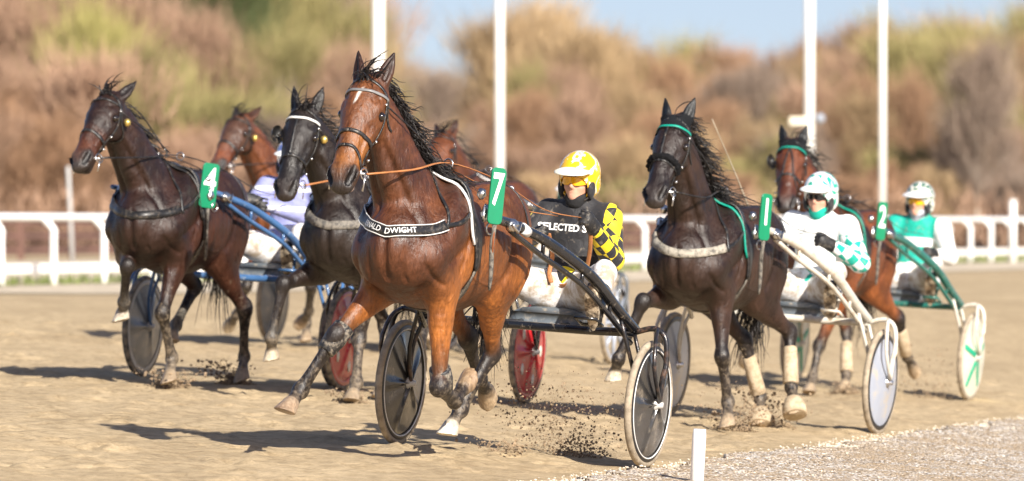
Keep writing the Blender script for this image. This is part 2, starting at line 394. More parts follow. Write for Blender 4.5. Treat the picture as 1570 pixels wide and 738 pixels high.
def relax(V, F, it=2, lam=.5):
    e = np.vstack([F[:,[0,1]],F[:,[1,2]],F[:,[2,3]],F[:,[3,0]]])
    for _ in range(it):
        s = np.zeros_like(V); c = np.zeros(len(V))
        for a,b in ((0,1),(1,0)):
            np.add.at(s, e[:,a], V[e[:,b]]); np.add.at(c, e[:,a], 1)
        V = V+lam*(s/np.maximum(c,1)[:,None]-V)
    return V
def body_obj(name, sdf, h, m, parent=None, inflate=0., colour=True, it=2, post=None):
    V, F, C = sdf.mesh(h, inflate, colour)
    V = relax(V, F, it)
    if post is not None: V = post(V)
    o = mesh_obj(name, V, F, m, parent)
    if C is not None:
        at = o.data.color_attributes.new('coat', 'FLOAT_COLOR', 'POINT')
        at.data.foreach_set('color', np.column_stack([C, np.ones(len(C))]).astype(np.float32).ravel())
    return o, BVHTree.FromPolygons(V.tolist(), F.tolist())

def vnormals(V, F):
    n = np.cross(V[F[:,2]]-V[F[:,0]], V[F[:,3]]-V[F[:,1]]); N = np.zeros_like(V)
    for k in range(4): np.add.at(N, F[:,k], n)
    return N/(np.linalg.norm(N,axis=1)[:,None]+1e-12)
def carve(V, F, lines):
    """press grooves (depth > 0) or raise veins (depth < 0) along lines laid on the body"""
    N = vnormals(V, F); bv = BVHTree.FromPolygons(V.tolist(), F.tolist()); out = V.copy()
    for pts, depth, w in lines:
        P = catmull(np.array(pts,float), 10); Q = np.array([bv.find_nearest(Vector(p))[0] for p in P])
        lo = Q.min(0)-3*w; hi = Q.max(0)+3*w; m = np.all((V>lo)&(V<hi),axis=1); idx = np.nonzero(m)[0]
        if not len(idx): continue
        best = np.full(len(idx), 9.); tt = np.zeros(len(idx))
        for i in range(len(Q)-1):
            ba = Q[i+1]-Q[i]; q = V[idx]-Q[i]; t = np.clip((q@ba)/(ba@ba+1e-12),0,1); d = np.linalg.norm(q-t[:,None]*ba,axis=1); k = d<best; best[k] = d[k]; tt[k] = (i+t[k])/(len(Q)-1)
        fade = np.clip(np.minimum(tt,1-tt)*6,0,1)
        out[idx] -= N[idx]*(depth*np.exp(-(best/w)**2)*fade)[:,None]
    return out

def strap_mesh(mb, bvh, pts, w, th=.005, per=6, off=.004, frames=None):
    """a flat strap laid on a body: snapped to its surface, w wide, th thick"""
    P = catmull(np.array(pts, float), per); Q = []; Nn = []
    for p in P:
        l, n, i, d = bvh.find_nearest(Vector(p)); Q.append(np.array(l)+np.array(n)*off); Nn.append(np.array(n))
    Q = np.array(Q); Nn = np.array(Nn)
    for _ in range(2):
        Q[1:-1] = .25*Q[:-2]+.5*Q[1:-1]+.25*Q[2:]; Nn[1:-1] = .25*Nn[:-2]+.5*Nn[1:-1]+.25*Nn[2:]
    T = np.gradient(Q, axis=0); T /= np.linalg.norm(T,axis=1)[:,None]+1e-9
    B = np.cross(Nn, T); B /= np.linalg.norm(B,axis=1)[:,None]+1e-9; Nn = np.cross(T, B)
    ww = np.array(w if hasattr(w,'__len__') else [w, w], float); ww = np.interp(np.linspace(0,1,len(Q)), np.linspace(0,1,len(ww)), ww)/2
    V = []; F = []
    for q, n, b, x in zip(Q, Nn, B, ww):
        V += [q-b*x, q-b*x*.9+n*th, q+b*x*.9+n*th, q+b*x]
    for i in range(len(Q)-1):
        a = 4*i
        for k in range(4): F.append((a+k, a+(k+1)%4, a+4+(k+1)%4, a+4+k))
    F += [(3,2,1,0), tuple(4*(len(Q)-1)+k for k in range(4))]
    mb.add(V, F)
    if frames is not None: frames.append((Q+Nn*th, T, B, Nn))
    return Q
def text_mesh(txt, size=1., bold=.0, ext=.0):
    c = bpy.data.curves.new('lettering', 'FONT'); c.body = txt; c.size = size; c.offset = bold*size; c.extrude = ext; c.resolution_u = 3
    c.align_x = 'CENTER'; c.align_y = 'CENTER'
    o = bpy.data.objects.new('lettering', c); COL.objects.link(o)
    dg = bpy.context.evaluated_depsgraph_get(); dg.update()
    me = bpy.data.meshes.new_from_object(o.evaluated_get(dg))
    V = np.array([v.co[:] for v in me.vertices]); F = [tuple(p.vertices) for p in me.polygons]
    bpy.data.objects.remove(o); bpy.data.curves.remove(c); bpy.data.meshes.remove(me)
    return V, F
def ring(mb, c, r, t, axis, n=16):
    a = np.array(axis,float); a /= np.linalg.norm(a); u = np.cross(a,(0,0,1) if abs(a[2])<.9 else (1,0,0)); u /= np.linalg.norm(u); v = np.cross(a,u)
    mb.tube([np.array(c)+r*(math.cos(2*math.pi*k/n)*u+math.sin(2*math.pi*k/n)*v) for k in range(n)], t, 6, closed=True)

# ------------------------------------------------------------------ terrain
def sstep(a,b,x): 
    t = np.clip((x-a)/(b-a),0,1); return t*t*(3-2*t)
FD = np.array([.301,.954])              # direction of the rail fence on the ground
def along(X,Y): return (X+6.6)*FD[0]+(Y-93)*FD[1]
def across(X,Y): return (X+6.6)*FD[1]-(Y-93)*FD[0]     # > 0: track side of the fence
def gz(X, Y):
    X = np.asarray(X,float); Y = np.asarray(Y,float)
    near = np.where(X > -.6, -.075*X, .045-.045*(np.maximum(X,-9)+.6)); near = np.maximum(near, -.075*9)
    far = -.13-.00886*np.clip(along(X,Y), -40, 140)
    t = sstep(58, 86, Y)
    bank = sstep(225, 330, Y)*2.2
    return near*(1-t)+far*t+bank
# ------------------------------------------------------------------ the setting
def sand_mat(name, lo, mid, hi, wet, scale=1., bump=.42):
    m = bpy.data.materials.new(name); m.use_nodes = True
    N = m.node_tree.nodes; L = m.node_tree.links; b = N['Principled BSDF']
    tc = N.new('ShaderNodeTexCoord')
    def noise(s, d, r=.6, mp=None):
        n = N.new('ShaderNodeTexNoise'); n.inputs['Scale'].default_value = s*scale; n.inputs['Detail'].default_value = d; n.inputs['Roughness'].default_value = r
        L.new(mp or tc.outputs['Object'], n.inputs['Vector']); return n.outputs['Fac']
    mpn = N.new('ShaderNodeMapping'); mpn.inputs['Scale'].default_value = (1, .35, 1); mpn.inputs['Rotation'].default_value = (0,0,R(-14)); L.new(tc.outputs['Object'], mpn.inputs['Vector'])
    a = noise(55, 8, .75); c = noise(1.3, 6, .6, mpn.outputs['Vector']); g = noise(9, 8, .7)
    r1 = N.new('ShaderNodeValToRGB'); ramp(r1, [(.28, lo), (.5, mid), (.72, hi)]); L.new(a, r1.inputs['Fac'])
    r2 = N.new('ShaderNodeValToRGB'); ramp(r2, [(.36, wet), (.62, (1.06,1.05,1.03))]); L.new(c, r2.inputs['Fac'])
    r3 = N.new('ShaderNodeValToRGB'); ramp(r3, [(.36, (.72,.70,.67)), (.56, (1.05,1.05,1.05))]); L.new(g, r3.inputs['Fac'])
    m1 = N.new('ShaderNodeMix'); m1.data_type='RGBA'; m1.blend_type='MULTIPLY'; m1.inputs[0].default_value=1; L.new(r1.outputs[0], m1.inputs[6]); L.new(r2.outputs[0], m1.inputs[7])
    m2 = N.new('ShaderNodeMix'); m2.data_type='RGBA'; m2.blend_type='MULTIPLY'; m2.inputs[0].default_value=1; L.new(m1.outputs[2], m2.inputs[6]); L.new(r3.outputs[0], m2.inputs[7])
    L.new(m2.outputs[2], b.inputs['Base Color']); b.inputs['Roughness'].default_value = .95; b.inputs['Specular IOR Level'].default_value = .15
    b1 = N.new('ShaderNodeBump'); b1.inputs['Strength'].default_value = bump; b1.inputs['Distance'].default_value = .06; L.new(g, b1.inputs['Height'])
    b2 = N.new('ShaderNodeBump'); b2.inputs['Strength'].default_value = bump*.8; b2.inputs['Distance'].default_value = .02; L.new(a, b2.inputs['Height']); L.new(b1.outputs[0], b2.inputs['Normal']); L.new(b2.outputs[0], b.inputs['Normal'])
    return m
m_sand = sand_mat('harness_track_sand', (.39,.30,.183), (.48,.375,.235), (.57,.455,.295), (.88,.86,.83))
m_pale = sand_mat('pale_dry_sand', (.50,.42,.31), (.60,.52,.40), (.68,.60,.48), (.92,.91,.9))
m_litter = sand_mat('leaf_litter', (.10,.06,.035), (.17,.105,.06), (.24,.16,.09), (.7,.7,.7))
def grid_lines(parts):
    out = [parts[0][0]]
    for a, b, s0, s1 in parts:
        x = a; n = max(1, int(round(abs(b-a)/((s0+s1)/2))))
        for i in range(1, n+1):
            t = i/n; out.append(a+(b-a)*(t*(2*s0/(s0+s1))+t*t*(1-2*s0/(s0+s1))))
    return np.array(out)
def micro(X, Y):
    """churned sand: hoof-print hollows, harrow lines, clods"""
    P = np.column_stack([X.ravel(), Y.ravel()])
    u = P@np.array([math.cos(R(16)), -math.sin(R(16))])
    z = .009*vnoise(P,1.4,1)+.007*vnoise(P,4.5,2)+.005*vnoise(P,9.,3)+.003*vnoise(P,19.,5)
    z += .003*np.sin(u*2*math.pi/.11)*(.5+.5*vnoise(P,.7,6))
    z -= .014*np.maximum(0, vnoise(P,5.5,8)-.45)
    for k in range(900):
        x0 = rnd.uniform(-4.6,4.6); y0 = rnd.uniform(31,58); m = (np.abs(P[:,0]-x0)<.2)&(np.abs(P[:,1]-y0)<.25); d = (P[m]-(x0,y0))/(.055,.075); q = (d*d).sum(1); z[m] += -.030*np.exp(-q)+.014*np.exp(-(np.sqrt(q)-1.9)**2*2.5)
    for k in range(26):
        a = R(rnd.uniform(13,21)); off = rnd.uniform(-4.5,5); u2 = P@np.array([math.cos(a),-math.sin(a)])-off+12*math.sin(a); z += -.010*np.exp(-(u2/.035)**2)
    return z.reshape(X.shape)
gx = grid_lines([(-900,-60,200,60),(-60,-14,10,1),(-14,-5,.5,.08),(-5,5,.045,.045),(5,14,.08,.5),(14,60,1,10),(60,900,60,200)])
gy = grid_lines([(-30,26,8,1),(26,31,.3,.06),(31,58,.06,.07),(58,110,.09,1.2),(110,230,1.5,5),(230,340,5,8),(340,4200,60,400)])
GX, GY = np.meshgrid(gx, gy, indexing='ij')
GZ = gz(GX, GY)
_f = np.clip((GY-28)/4,0,1)*np.clip((75-GY)/15,0,1)*np.clip((9-np.abs(GX))/3,0,1)
GZ = GZ+np.where(_f > 0, micro(GX,GY), 0)*_f
nx, ny = GX.shape; ii = np.arange(nx*ny).reshape(nx,ny)
GF = np.stack([ii[:-1,:-1], ii[1:,:-1], ii[1:,1:], ii[:-1,1:]], -1).reshape(-1,4)
tag(mesh_obj('ground', np.stack([GX,GY,GZ],-1).reshape(-1,3), GF, m_sand), kind='structure')

def band(name, a0, a1, c0, c1, m, lift, na=160, nc=8, wob=.25, kind='structure'):
    """a sheet lying on the ground, laid out along and across the rail fence"""
    V = []; F = []
    for i in range(na+1):
        al = a0+(a1-a0)*i/na
        w0 = wob*vnoise(np.array([[al,3.]]),.35,4)[0]; w1 = wob*vnoise(np.array([[al,9.]]),.4,5)[0]
        for j in range(nc+1):
            t = j/nc; c = (c0+w0)*(1-t)+(c1+w1)*t
            x = -6.6+al*FD[0]+c*FD[1]; y = 93+al*FD[1]-c*FD[0]; V.append((x,y,float(gz(x,y))+lift))
    for i in range(na):
        for j in range(nc): a = i*(nc+1)+j; F.append((a,a+1,a+nc+2,a+nc+1))
    return tag(mesh_obj(name, V, F, m), kind=kind)
band('sand_verge', -30, 130, .1, 5.6, m_pale, .012)
m_turf = mat('thin_spring_grass', (.19,.21,.07), .9, vary=.35, scale=3, dirt=(.40,.33,.2), dirt_amt=.5, dirt_scale=1.2)
band('grass_strip', -30, 130, -1.9, .25, m_turf, .02)
band('side_track', -30, 130, -19, -2.2, m_pale, .012)
# grass blades along the fence foot
mb = MB()
for k in range(5000):
    al = rnd.uniform(-20, 90); c = rnd.uniform(-1.7, .3); x = -6.6+al*FD[0]+c*FD[1]; y = 93+al*FD[1]-c*FD[0]; z = float(gz(x,y))+.02
    h = rnd.uniform(.05,.16); a = rnd.uniform(0,6.28); w = .02; dx, dy = rnd.uniform(-.05,.05), rnd.uniform(-.05,.05)
    mb.add([(x-w*math.cos(a),y-w*math.sin(a),z),(x+w*math.cos(a),y+w*math.sin(a),z),(x+dx,y+dy,z+h)], [(0,1,2)])
tag(mb.build('grass', mat('grass_blades', (.16,.20,.055), .8, vary=.4, scale=2), smooth=False), kind='stuff', label='short patchy grass along the foot of the white rail fence', cat='grass')
# leaf-littered floor of the wood
V = []; F = []; xs = np.linspace(-90,90,61); ys = np.linspace(212,345,40)
for x in xs:
    for y in ys: V.append((x,y,float(gz(x,y))+.03))
for i in range(60):
    for j in range(39): a = i*40+j; F.append((a,a+40,a+41,a+1))
tag(mesh_obj('woodland_floor', V, F, m_litter), kind='structure')

# the gravel strip on the inside of the bend
m_grav = bpy.data.materials.new('white_gravel'); m_grav.use_nodes = True
N = m_grav.node_tree.nodes; L = m_grav.node_tree.links; b = N['Principled BSDF']
tc = N.new('ShaderNodeTexCoord'); vo = N.new('ShaderNodeTexVoronoi'); vo.inputs['Scale'].default_value = 55; L.new(tc.outputs['Object'], vo.inputs['Vector'])
cr = N.new('ShaderNodeValToRGB'); cr.color_ramp.interpolation = 'CONSTANT'
ramp(cr, [(0,(.34,.25,.155)),(.30,(.58,.50,.40)),(.50,(.74,.70,.64)),(.72,(.46,.35,.235)),(.90,(.16,.12,.08))])
sp = N.new('ShaderNodeSeparateColor'); L.new(vo.outputs['Color'], sp.inputs[0]); L.new(sp.outputs[0], cr.inputs['Fac'])
nn = N.new('ShaderNodeTexNoise'); nn.inputs['Scale'].default_value = 1.6; nn.inputs['Detail'].default_value = 5; L.new(tc.outputs['Object'], nn.inputs['Vector'])
r2 = N.new('ShaderNodeValToRGB'); ramp(r2, [(.44,(.0,.0,.0)),(.62,(.65,.65,.65))]); L.new(nn.outputs['Fac'], r2.inputs['Fac'])
mx = N.new('ShaderNodeMix'); mx.data_type='RGBA'; L.new(r2.outputs[0], mx.inputs[0]); L.new(cr.outputs[0], mx.inputs[6]); mx.inputs[7].default_value=(.44,.32,.19,1)
L.new(mx.outputs[2], b.inputs['Base Color']); b.inputs['Roughness'].default_value=.9
bp = N.new('ShaderNodeBump'); bp.inputs['Strength'].default_value=.8; bp.inputs['Distance'].default_value=.02; L.new(vo.outputs['Distance'], bp.inputs['Height']); bp.invert=True; L.new(bp.outputs[0], b.inputs['Normal'])
GD = np.array([.232,.973])      # direction of the gravel edge
def gpt(al, c): return 1.17+al*GD[0]+c*GD[1], 36.8+al*GD[1]-c*GD[0]
V = []; F = []; na, nc = 620, 70
for i in range(na+1):
    al = -26+60*i/na; w = .10*vnoise(np.array([[al,1.]]),2.2,3)[0]+.07*vnoise(np.array([[al,1.]]),7,4)[0]
    for j in range(nc+1):
        c = w*(1-j/nc)+6.0*(j/nc)**1.6; x, y = gpt(al, c)
        bump = .012*abs(vnoise(np.array([[x,y]]),11,7)[0])+.006*vnoise(np.array([[x,y]]),26,8)[0]
        V.append((x,y,float(gz(x,y))+.012+(bump+.014 if 0 < j < nc else -.02)))
for i in range(na):
    for j in range(nc): a = i*(nc+1)+j; F.append((a,a+1,a+nc+2,a+nc+1))
tag(mesh_obj('gravel_strip', V, F, m_grav), kind='structure')
mb = MB()
for k in range(9000):
    al = rnd.uniform(-5,16); c = abs(rnd.gauss(0,.35)) if k % 3 else abs(rnd.gauss(0,1.)); x, y = gpt(al, c-.10-(.2*rnd.random()**3)); r = rnd.uniform(.003,.009)
    mb.blob((x,y,float(gz(x,y))+(.026 if c > .1 else .008)), (r,r*rnd.uniform(.7,1.2),r*.7), k, .3, (4,3))
m_stone = mat('loose_white_stones', (.66,.59,.48), .85, vary=.3, scale=9)
tag(mb.build('gravel', m_stone, smooth=False), kind='stuff', label='loose white stones scattered along the inside edge of the sand', cat='gravel')

# white rail fence: tubular posts with bent necks carrying a thick top rail
m_rail = mat('white_plastic_rail', (.84,.84,.82), .4, coat=.2, vary=.03, scale=2, dirt=(.62,.58,.5), dirt_amt=.1, dirt_scale=5)
fence = empty('rail_fence'); fence.location = (-6.6, 93, float(gz(-6.6,93)))
tag(fence, 'white racecourse rail fence on bent-necked posts behind the racing horses', 'fence')
fo = np.array(fence.location)
def fpt(al, c, h): x = -6.6+al*FD[0]+c*FD[1]; y = 93+al*FD[1]-c*FD[0]; return np.array([x,y,float(gz(x,y))+h])-fo
mb = MB(); mb.tube([fpt(a, -.17, .975) for a in np.arange(-14, 84, 2)], .056, 12); mb.build('top_rail', m_rail, fence)
for k in range(46):
    al = -11.83+2.0*k
    if al > 80: break
    mb = MB(); mb.tube([fpt(al,0,-.1), fpt(al,0,.66), fpt(al,0,.79), fpt(al,-.09,.90), fpt(al,-.17,.965)], .052, 10, res=3)
    mb.build('fence_post', m_rail, fence)
# low white board and a brown board fence farther back
lw = empty('low_board'); p = fpt(0,-7,0)+fo; lw.location = p
tag(lw, 'low white edging board beyond the rail fence', 'edging board')
mb = MB(); 
for s in range(-10, 32): 
    a = fpt(s*3,-7.5,.09); d = fpt(s*3+2.94,-7.5,.09)
    c = (a+d)/2+fo-np.array(p); e = (d-a); L_ = np.linalg.norm(e); e /= L_; rot = np.array([[e[0],-e[1],0],[e[1],e[0],0],[e[2],0,1]])
    mb.box(c, (L_,.05,.16), rot)
mb.build('board', m_rail, lw, False)
m_brown = mat('weathered_brown_boards', (.12,.065,.05), .85, vary=.25, scale=1.2)
bf = empty('board_fence'); p = fpt(0,-21,0)+fo; bf.location = p; tag(bf, 'brown board fence in front of the woodland', 'fence')
for hgt, nm in ((.22,'lower_board'),(.55,'middle_board'),(.86,'upper_board')):
    mb = MB()
    for s in range(-10, 32):
        a = fpt(s*3.2,-21,hgt); d = fpt(s*3.2+3.15,-21,hgt); c = (a+d)/2+fo-np.array(p); e = d-a; L_ = np.linalg.norm(e); e /= L_
        mb.box(c, (L_,.04,.22), np.array([[e[0],-e[1],0],[e[1],e[0],0],[e[2],0,1]]))
    mb.build(nm, m_brown, bf, False)
for s in range(-10, 33):
    mb = MB(); a = fpt(s*3.2,-20.93,.5)+fo-np.array(p); mb.box(a, (.14,.10,1.12)); mb.build('fence_post', m_brown, bf, False)

# masts
m_pole = mat('white_mast_paint', (.86,.86,.83), .4, coat=.2, vary=.03, scale=1, dirt=(.6,.58,.52), dirt_amt=.06, dirt_scale=3)
def mast(px, Y, r, label, extra=None):
    X = (px-785)/10000*Y; o = empty('lamp_mast'); o.location = (X,Y,float(gz(X,Y))); tag(o, label, 'lamp mast', 'tall white masts behind the track')
    mb = MB(); mb.tube([(0,0,-.2),(0,0,6),(0,0,14)], [r,r*.97,r*.7], 14); mb.build('pole', m_pole, o)
    mb = MB(); mb.lathe([(0,0),(r*2.2,0),(r*2.2,.04),(r*1.2,.06),(r*1.1,.25)], (0,0,0), 'z', 16); mb.build('base', MATS_GREY, o)
    h = MB(); h.box((0,-.25,14.05), (1.5,.35,.22)); h.build('floodlight', MATS_GREY, o, False)
    return o
MATS_GREY = mat('grey_housing', (.30,.33,.38), .5, vary=.08)
mast(580,100,.105,'thick white mast behind the ears of the horse wearing number 7')
mast(766,142,.105,'white mast behind the back of the number 7 horse')
o = mast(1241,145,.115,'white mast carrying a small box and a round lamp halfway up')
mb = MB(); mb.box((-.24,-.14,3.16), (.42,.28,.17)); mb.box((-.25,-.14,3.065),(.36,.24,.02)); mb.build('speaker_box', mat('cream_box', (.72,.66,.52), .5, vary=.05), o, False)
mb = MB(); mb.blob((.23,-.1,3.21),(.11,.14,.12),3,.02,(16,10)); mb.tube([(0,0,3.2),(.2,-.08,3.21)],.03,8); mb.build('round_lamp', MATS_GREY, o)
mast(1353,200,.10,'slender white mast between the two masts and the right edge of the wood')
def thin_post(px, Y, top, r, label, nm='marker_post', lean=0., m=None):
    X = (px-785)/10000*Y; o = MB(); z = float(gz(X,Y)); o.tube([(0,0,-.1),(lean*.5,0,top*.5),(lean,0,top-.02),(lean,0,top)],[r,r,r,r*.6],12)
    q = o.build(nm, m or m_pole); q.location = (X,Y,z); return tag(q, label, 'post')
thin_post(112, 118, 1.9, .038, 'thin pale leaning post in front of the brown scrub', lean=-.09, m=mat('pale_grey_post',(.40,.40,.39),.6,vary=.05))
thin_post(1553, 146, 1.42, .075, 'white post standing taller than the rail fence')
thin_post(1520, 190, .95, .06, 'short pale post far behind the rail fence', m=mat('pale_far_post',(.70,.69,.68),.6,vary=.05))
# flat white track marker close to the camera
X, Y = .962, 34.0
mb = MB(); mb.tube([(0,0,-.15),(0,0,.27),(.001,0,.305)], [.038,.038,.034], 20, flat=.95)
q = mb.build('track_marker', mat('white_marker_plastic',(.88,.88,.87),.35,coat=.2,vary=.03,dirt=(.6,.55,.45),dirt_amt=.12)); q.location=(X,Y,float(gz(X,Y))); q.rotation_euler=(0,R(3),0)
tag(q, 'short white plastic marker post at the edge of the gravel', 'marker post')

# ------------------------------------------------------------------ the wood
def bark_mat(name, base, jitter=.35, rough=.9):
    m = bpy.data.materials.new(name); m.use_nodes = True
    N = m.node_tree.nodes; L = m.node_tree.links; b = N['Principled BSDF']
    oi = N.new('ShaderNodeObjectInfo'); tc = N.new('ShaderNodeTexCoord'); no = N.new('ShaderNodeTexNoise'); no.inputs['Scale'].default_value = 1.1; no.inputs['Detail'].default_value = 4
    L.new(tc.outputs['Object'], no.inputs['Vector'])
    ad = N.new('ShaderNodeMath'); ad.operation='MULTIPLY_ADD'; L.new(oi.outputs['Random'], ad.inputs[0]); ad.inputs[1].default_value=.45; L.new(no.outputs['Fac'], ad.inputs[2])
    cr = N.new('ShaderNodeValToRGB'); c = np.array(base)
    ramp(cr, [(.40, tuple(c*(1-jitter*.7))), (.70, tuple(c)), (1.0, tuple(np.minimum(1, c*(1+jitter))))])
    L.new(ad.outputs[0], cr.inputs['Fac']); L.new(cr.outputs[0], b.inputs['Base Color']); b.inputs['Roughness'].default_value = rough; b.inputs['Specular IOR Level'].default_value=.2
    return m
TW = dict(russet=bark_mat('russet_twigs',(.31,.19,.115)), tan=bark_mat('tan_twigs',(.37,.265,.15)), olive=bark_mat('olive_twigs',(.28,.245,.105)), grey=bark_mat('grey_brown_twigs',(.23,.175,.135)),
          pink=bark_mat('pinkish_brush',(.36,.235,.16)), willow=bark_mat('yellow_willow_twigs',(.33,.30,.11)), green=bark_mat('dark_evergreen',(.07,.085,.035)))
BK = bark_mat('grey_bark',(.17,.13,.10)); BKP = bark_mat('pale_bark',(.52,.46,.38), .15)
def tree_meshes(seed, H, wd, style):
    rg = random.Random(seed); tb = MB(); V = []; F = []
    def sliver(p, d, l, w):
        d = d/np.linalg.norm(d); u = np.cross(d, (rg.uniform(-1,1),rg.uniform(-1,1),rg.uniform(-1,1))); u /= np.linalg.norm(u)+1e-9
        n = len(V); V.extend([tuple(p-u*w), tuple(p+u*w), tuple(p+d*l)]); F.append((n,n+1,n+2))
    stems = 1 if style in ('tree','pine') else rg.randint(4,6)
    for s in range(stems):
        ang = rg.uniform(0,6.28); lean = (.03 if stems==1 else rg.uniform(.1,.35)); hs = H*(1 if stems==1 else rg.uniform(.65,1))
        pts = [np.array([rg.uniform(-.1,.1)*(stems>1), rg.uniform(-.1,.1)*(stems>1), -.2])]
        for i in range(1,6):
            t = i/5; pts.append(np.array([math.cos(ang)*lean*hs*t+rg.uniform(-.04,.04)*H*.5*t, math.sin(ang)*lean*hs*t+rg.uniform(-.04,.04)*H*.5*t, hs*t*.93]))
        r0 = H*(.016 if stems==1 else .008); tb.tube(pts, [r0*(1-.17*i) for i in range(6)], 7)
        nl = (44 if style=='tree' else 26) if stems==1 else 14
        for k in range(nl):
            t = (rg.uniform(.22,.98) if style=='tree' else rg.uniform(.08,.98)); q = t*5; i = min(4,int(q)); p0 = pts[i]+(pts[i+1]-pts[i])*(q-i)
            a = rg.uniform(0,6.28); up = rg.uniform(.35,1.1) if style!='pine' else rg.uniform(-.25,.15)
            ln = wd*(1.05-t*.75)*rg.uniform(.6,1.1) if style=='pine' else wd*rg.uniform(.55,1.0)*(1-.35*abs(t-.55)*2)
            d = np.array([math.cos(a), math.sin(a), up]); d /= np.linalg.norm(d)
            p1 = p0+d*ln*.5+np.array([0,0,.05*ln]); p2 = p0+d*ln+np.array([0,0,.18*ln])
            tb.tube([p0,p1,p2],[r0*.4*(1.1-t*.6), r0*.25, r0*.08],5)
            subs = [(p0,p2)]
            for j in range(4):
                f = rg.uniform(.3,.95); b0 = p0+(p2-p0)*f; dd = d+np.array([rg.uniform(-.8,.8),rg.uniform(-.8,.8),rg.uniform(-.1,.8)]); dd /= np.linalg.norm(dd); subs.append((b0, b0+dd*ln*.45))
            for b0, b1 in subs:
                nt_ = 40 if style!='pine' else 46
                for j in range(nt_):
                    f = rg.random(); p = b0+(b1-b0)*f; dd = (b1-b0)/np.linalg.norm(b1-b0)+np.array([rg.uniform(-.8,.8),rg.uniform(-.8,.8),rg.uniform(.4,2.2)])
                    p = p+np.array([rg.gauss(0,.42),rg.gauss(0,.42),rg.gauss(0,.30)])*(H/8 if style!='pine' else 0)
                    if style=='pine': dd = dd+np.array([0,0,-.3]); sliver(p, dd, rg.uniform(.2,.4), rg.uniform(.03,.06))
                    else: sliver(p, dd, rg.uniform(.5,1.5)*min(1.2,H/6), rg.uniform(.007,.017))
    def mk(nm, V_, F_):
        me = bpy.data.meshes.new(nm); me.from_pydata(V_, [], F_); me.update(); return me
    return mk('trunk', tb.V, tb.F), mk('crown', V, F)
VAR = {('tree',i): tree_meshes(100+i, 8., 2.5, 'tree') for i in range(5)}
VAR.update({('bush',i): tree_meshes(200+i, 4., 1.5, 'bush') for i in range(4)})
VAR.update({('pine',0): tree_meshes(300, 9., 2.0, 'pine')})
MESHC = {}
def mesh_with(me, m):
    key = (me.name, m.name)
    if key not in MESHC:
        c = me.copy(); c.materials.clear(); c.materials.append(m); MESHC[key] = c
    return MESHC[key]
def plant(style, X, Y, h, tone, label, group, cat='tree', bark=None):
    i = rnd.randrange(len([k for k in VAR if k[0]==style])); tr, crn = VAR[(style,i)]
    base = {'tree':8.,'bush':4.,'pine':9.}[style]; s = h/base
    o = empty('evergreen_tree' if tone == 'green' else {'tree':'bare_tree','bush':'bare_bush'}[style]); o.location = (X,Y,float(gz(X,Y))); o.rotation_euler = (0,0,rnd.uniform(0,6.28)); o.scale = (s*rnd.uniform(.9,1.25),)*2+(s,)
    tag(o, label, cat, group)
    a = bpy.data.objects.new('trunk', mesh_with(tr, bark or BK)); COL.objects.link(a); a.parent = o
    c = bpy.data.objects.new('crown', mesh_with(crn, TW[tone])); COL.objects.link(c); c.parent = o
    return o
PROF = np.array([(-300,-190),(0,-170),(330,-150),(480,-90),(545,5),(600,50),(640,85),(690,140),(745,140),(775,60),(800,8),(850,12),(900,42),(950,65),(1000,80),(1050,45),(1100,75),(1160,85),(1210,55),(1300,55),(1400,22),(1450,35),(1500,12),(1570,0),(1900,0)],float)
def skyline(px): return np.interp(px, PROF[:,0], PROF[:,1])
tones = ['russet','tan','grey','pink','russet','tan','olive','pink']
LB = {'russet':'russet-twigged bare tree in the wood behind the track','tan':'tan-twigged bare tree in the wood behind the track','grey':'grey-brown bare tree in the wood behind the track','pink':'pinkish bare tree in the wood behind the track','olive':'olive-tinged bare tree in the wood behind the track'}
LBB = {'russet':'russet bare bush at the front of the wood','tan':'tan bare bush at the front of the wood','grey':'grey-brown bare bush at the front of the wood','pink':'pinkish bare bush at the front of the wood','olive':'olive-tinged bare bush at the front of the wood'}
for Y, n, fr, style in ((222,26,.36,'bush'),(230,26,.52,'bush'),(240,26,.68,'tree'),(252,26,.80,'tree'),(265,25,.90,'tree'),(280,24,.98,'tree'),(296,24,1.0,'tree')):
    for k in range(n):
        px = -340+2250*(k+.5)/n+rnd.uniform(-38,38); X = (px-785)/10000*Y
        top = 1.62+(250-(skyline(px)+rnd.uniform(-8,45)))/10000*Y; h = max(1.6, (top-float(gz(X,Y)))*fr*rnd.uniform(.86,1.04))
        if 640 < px < 775: h *= .9
        t = rnd.choice(tones)
        if px > 1330 and rnd.random() < .4: t = 'olive'
        if 780 < px < 1000 and rnd.random() < .5: t = 'tan'
        if px < 520 and rnd.random() < .4: t = 'pink'
        if style == 'bush': plant('bush', X, Y, h, t, LBB[t], t+' bushes at the front of the wood', 'bush')
        else: plant('tree', X, Y, h, t, LB[t], t+' trees in the wood')
for px, Y, h in ((268,246,10.6),(318,249,10.6)):
    plant('tree', (px-785)/10000*Y, Y, h, 'green', 'dark evergreen tree among bare trees above the leftmost horse', 'dark evergreens in the wood')
plant('tree', (135-785)/10000*236, 236, 7.6, 'willow', 'yellow-green willow above the leftmost horse', None)
plant('tree', (1500-785)/10000*226, 226, 6.2, 'grey', 'bare tree with a pale trunk at the right of the wood', None, bark=BKP)
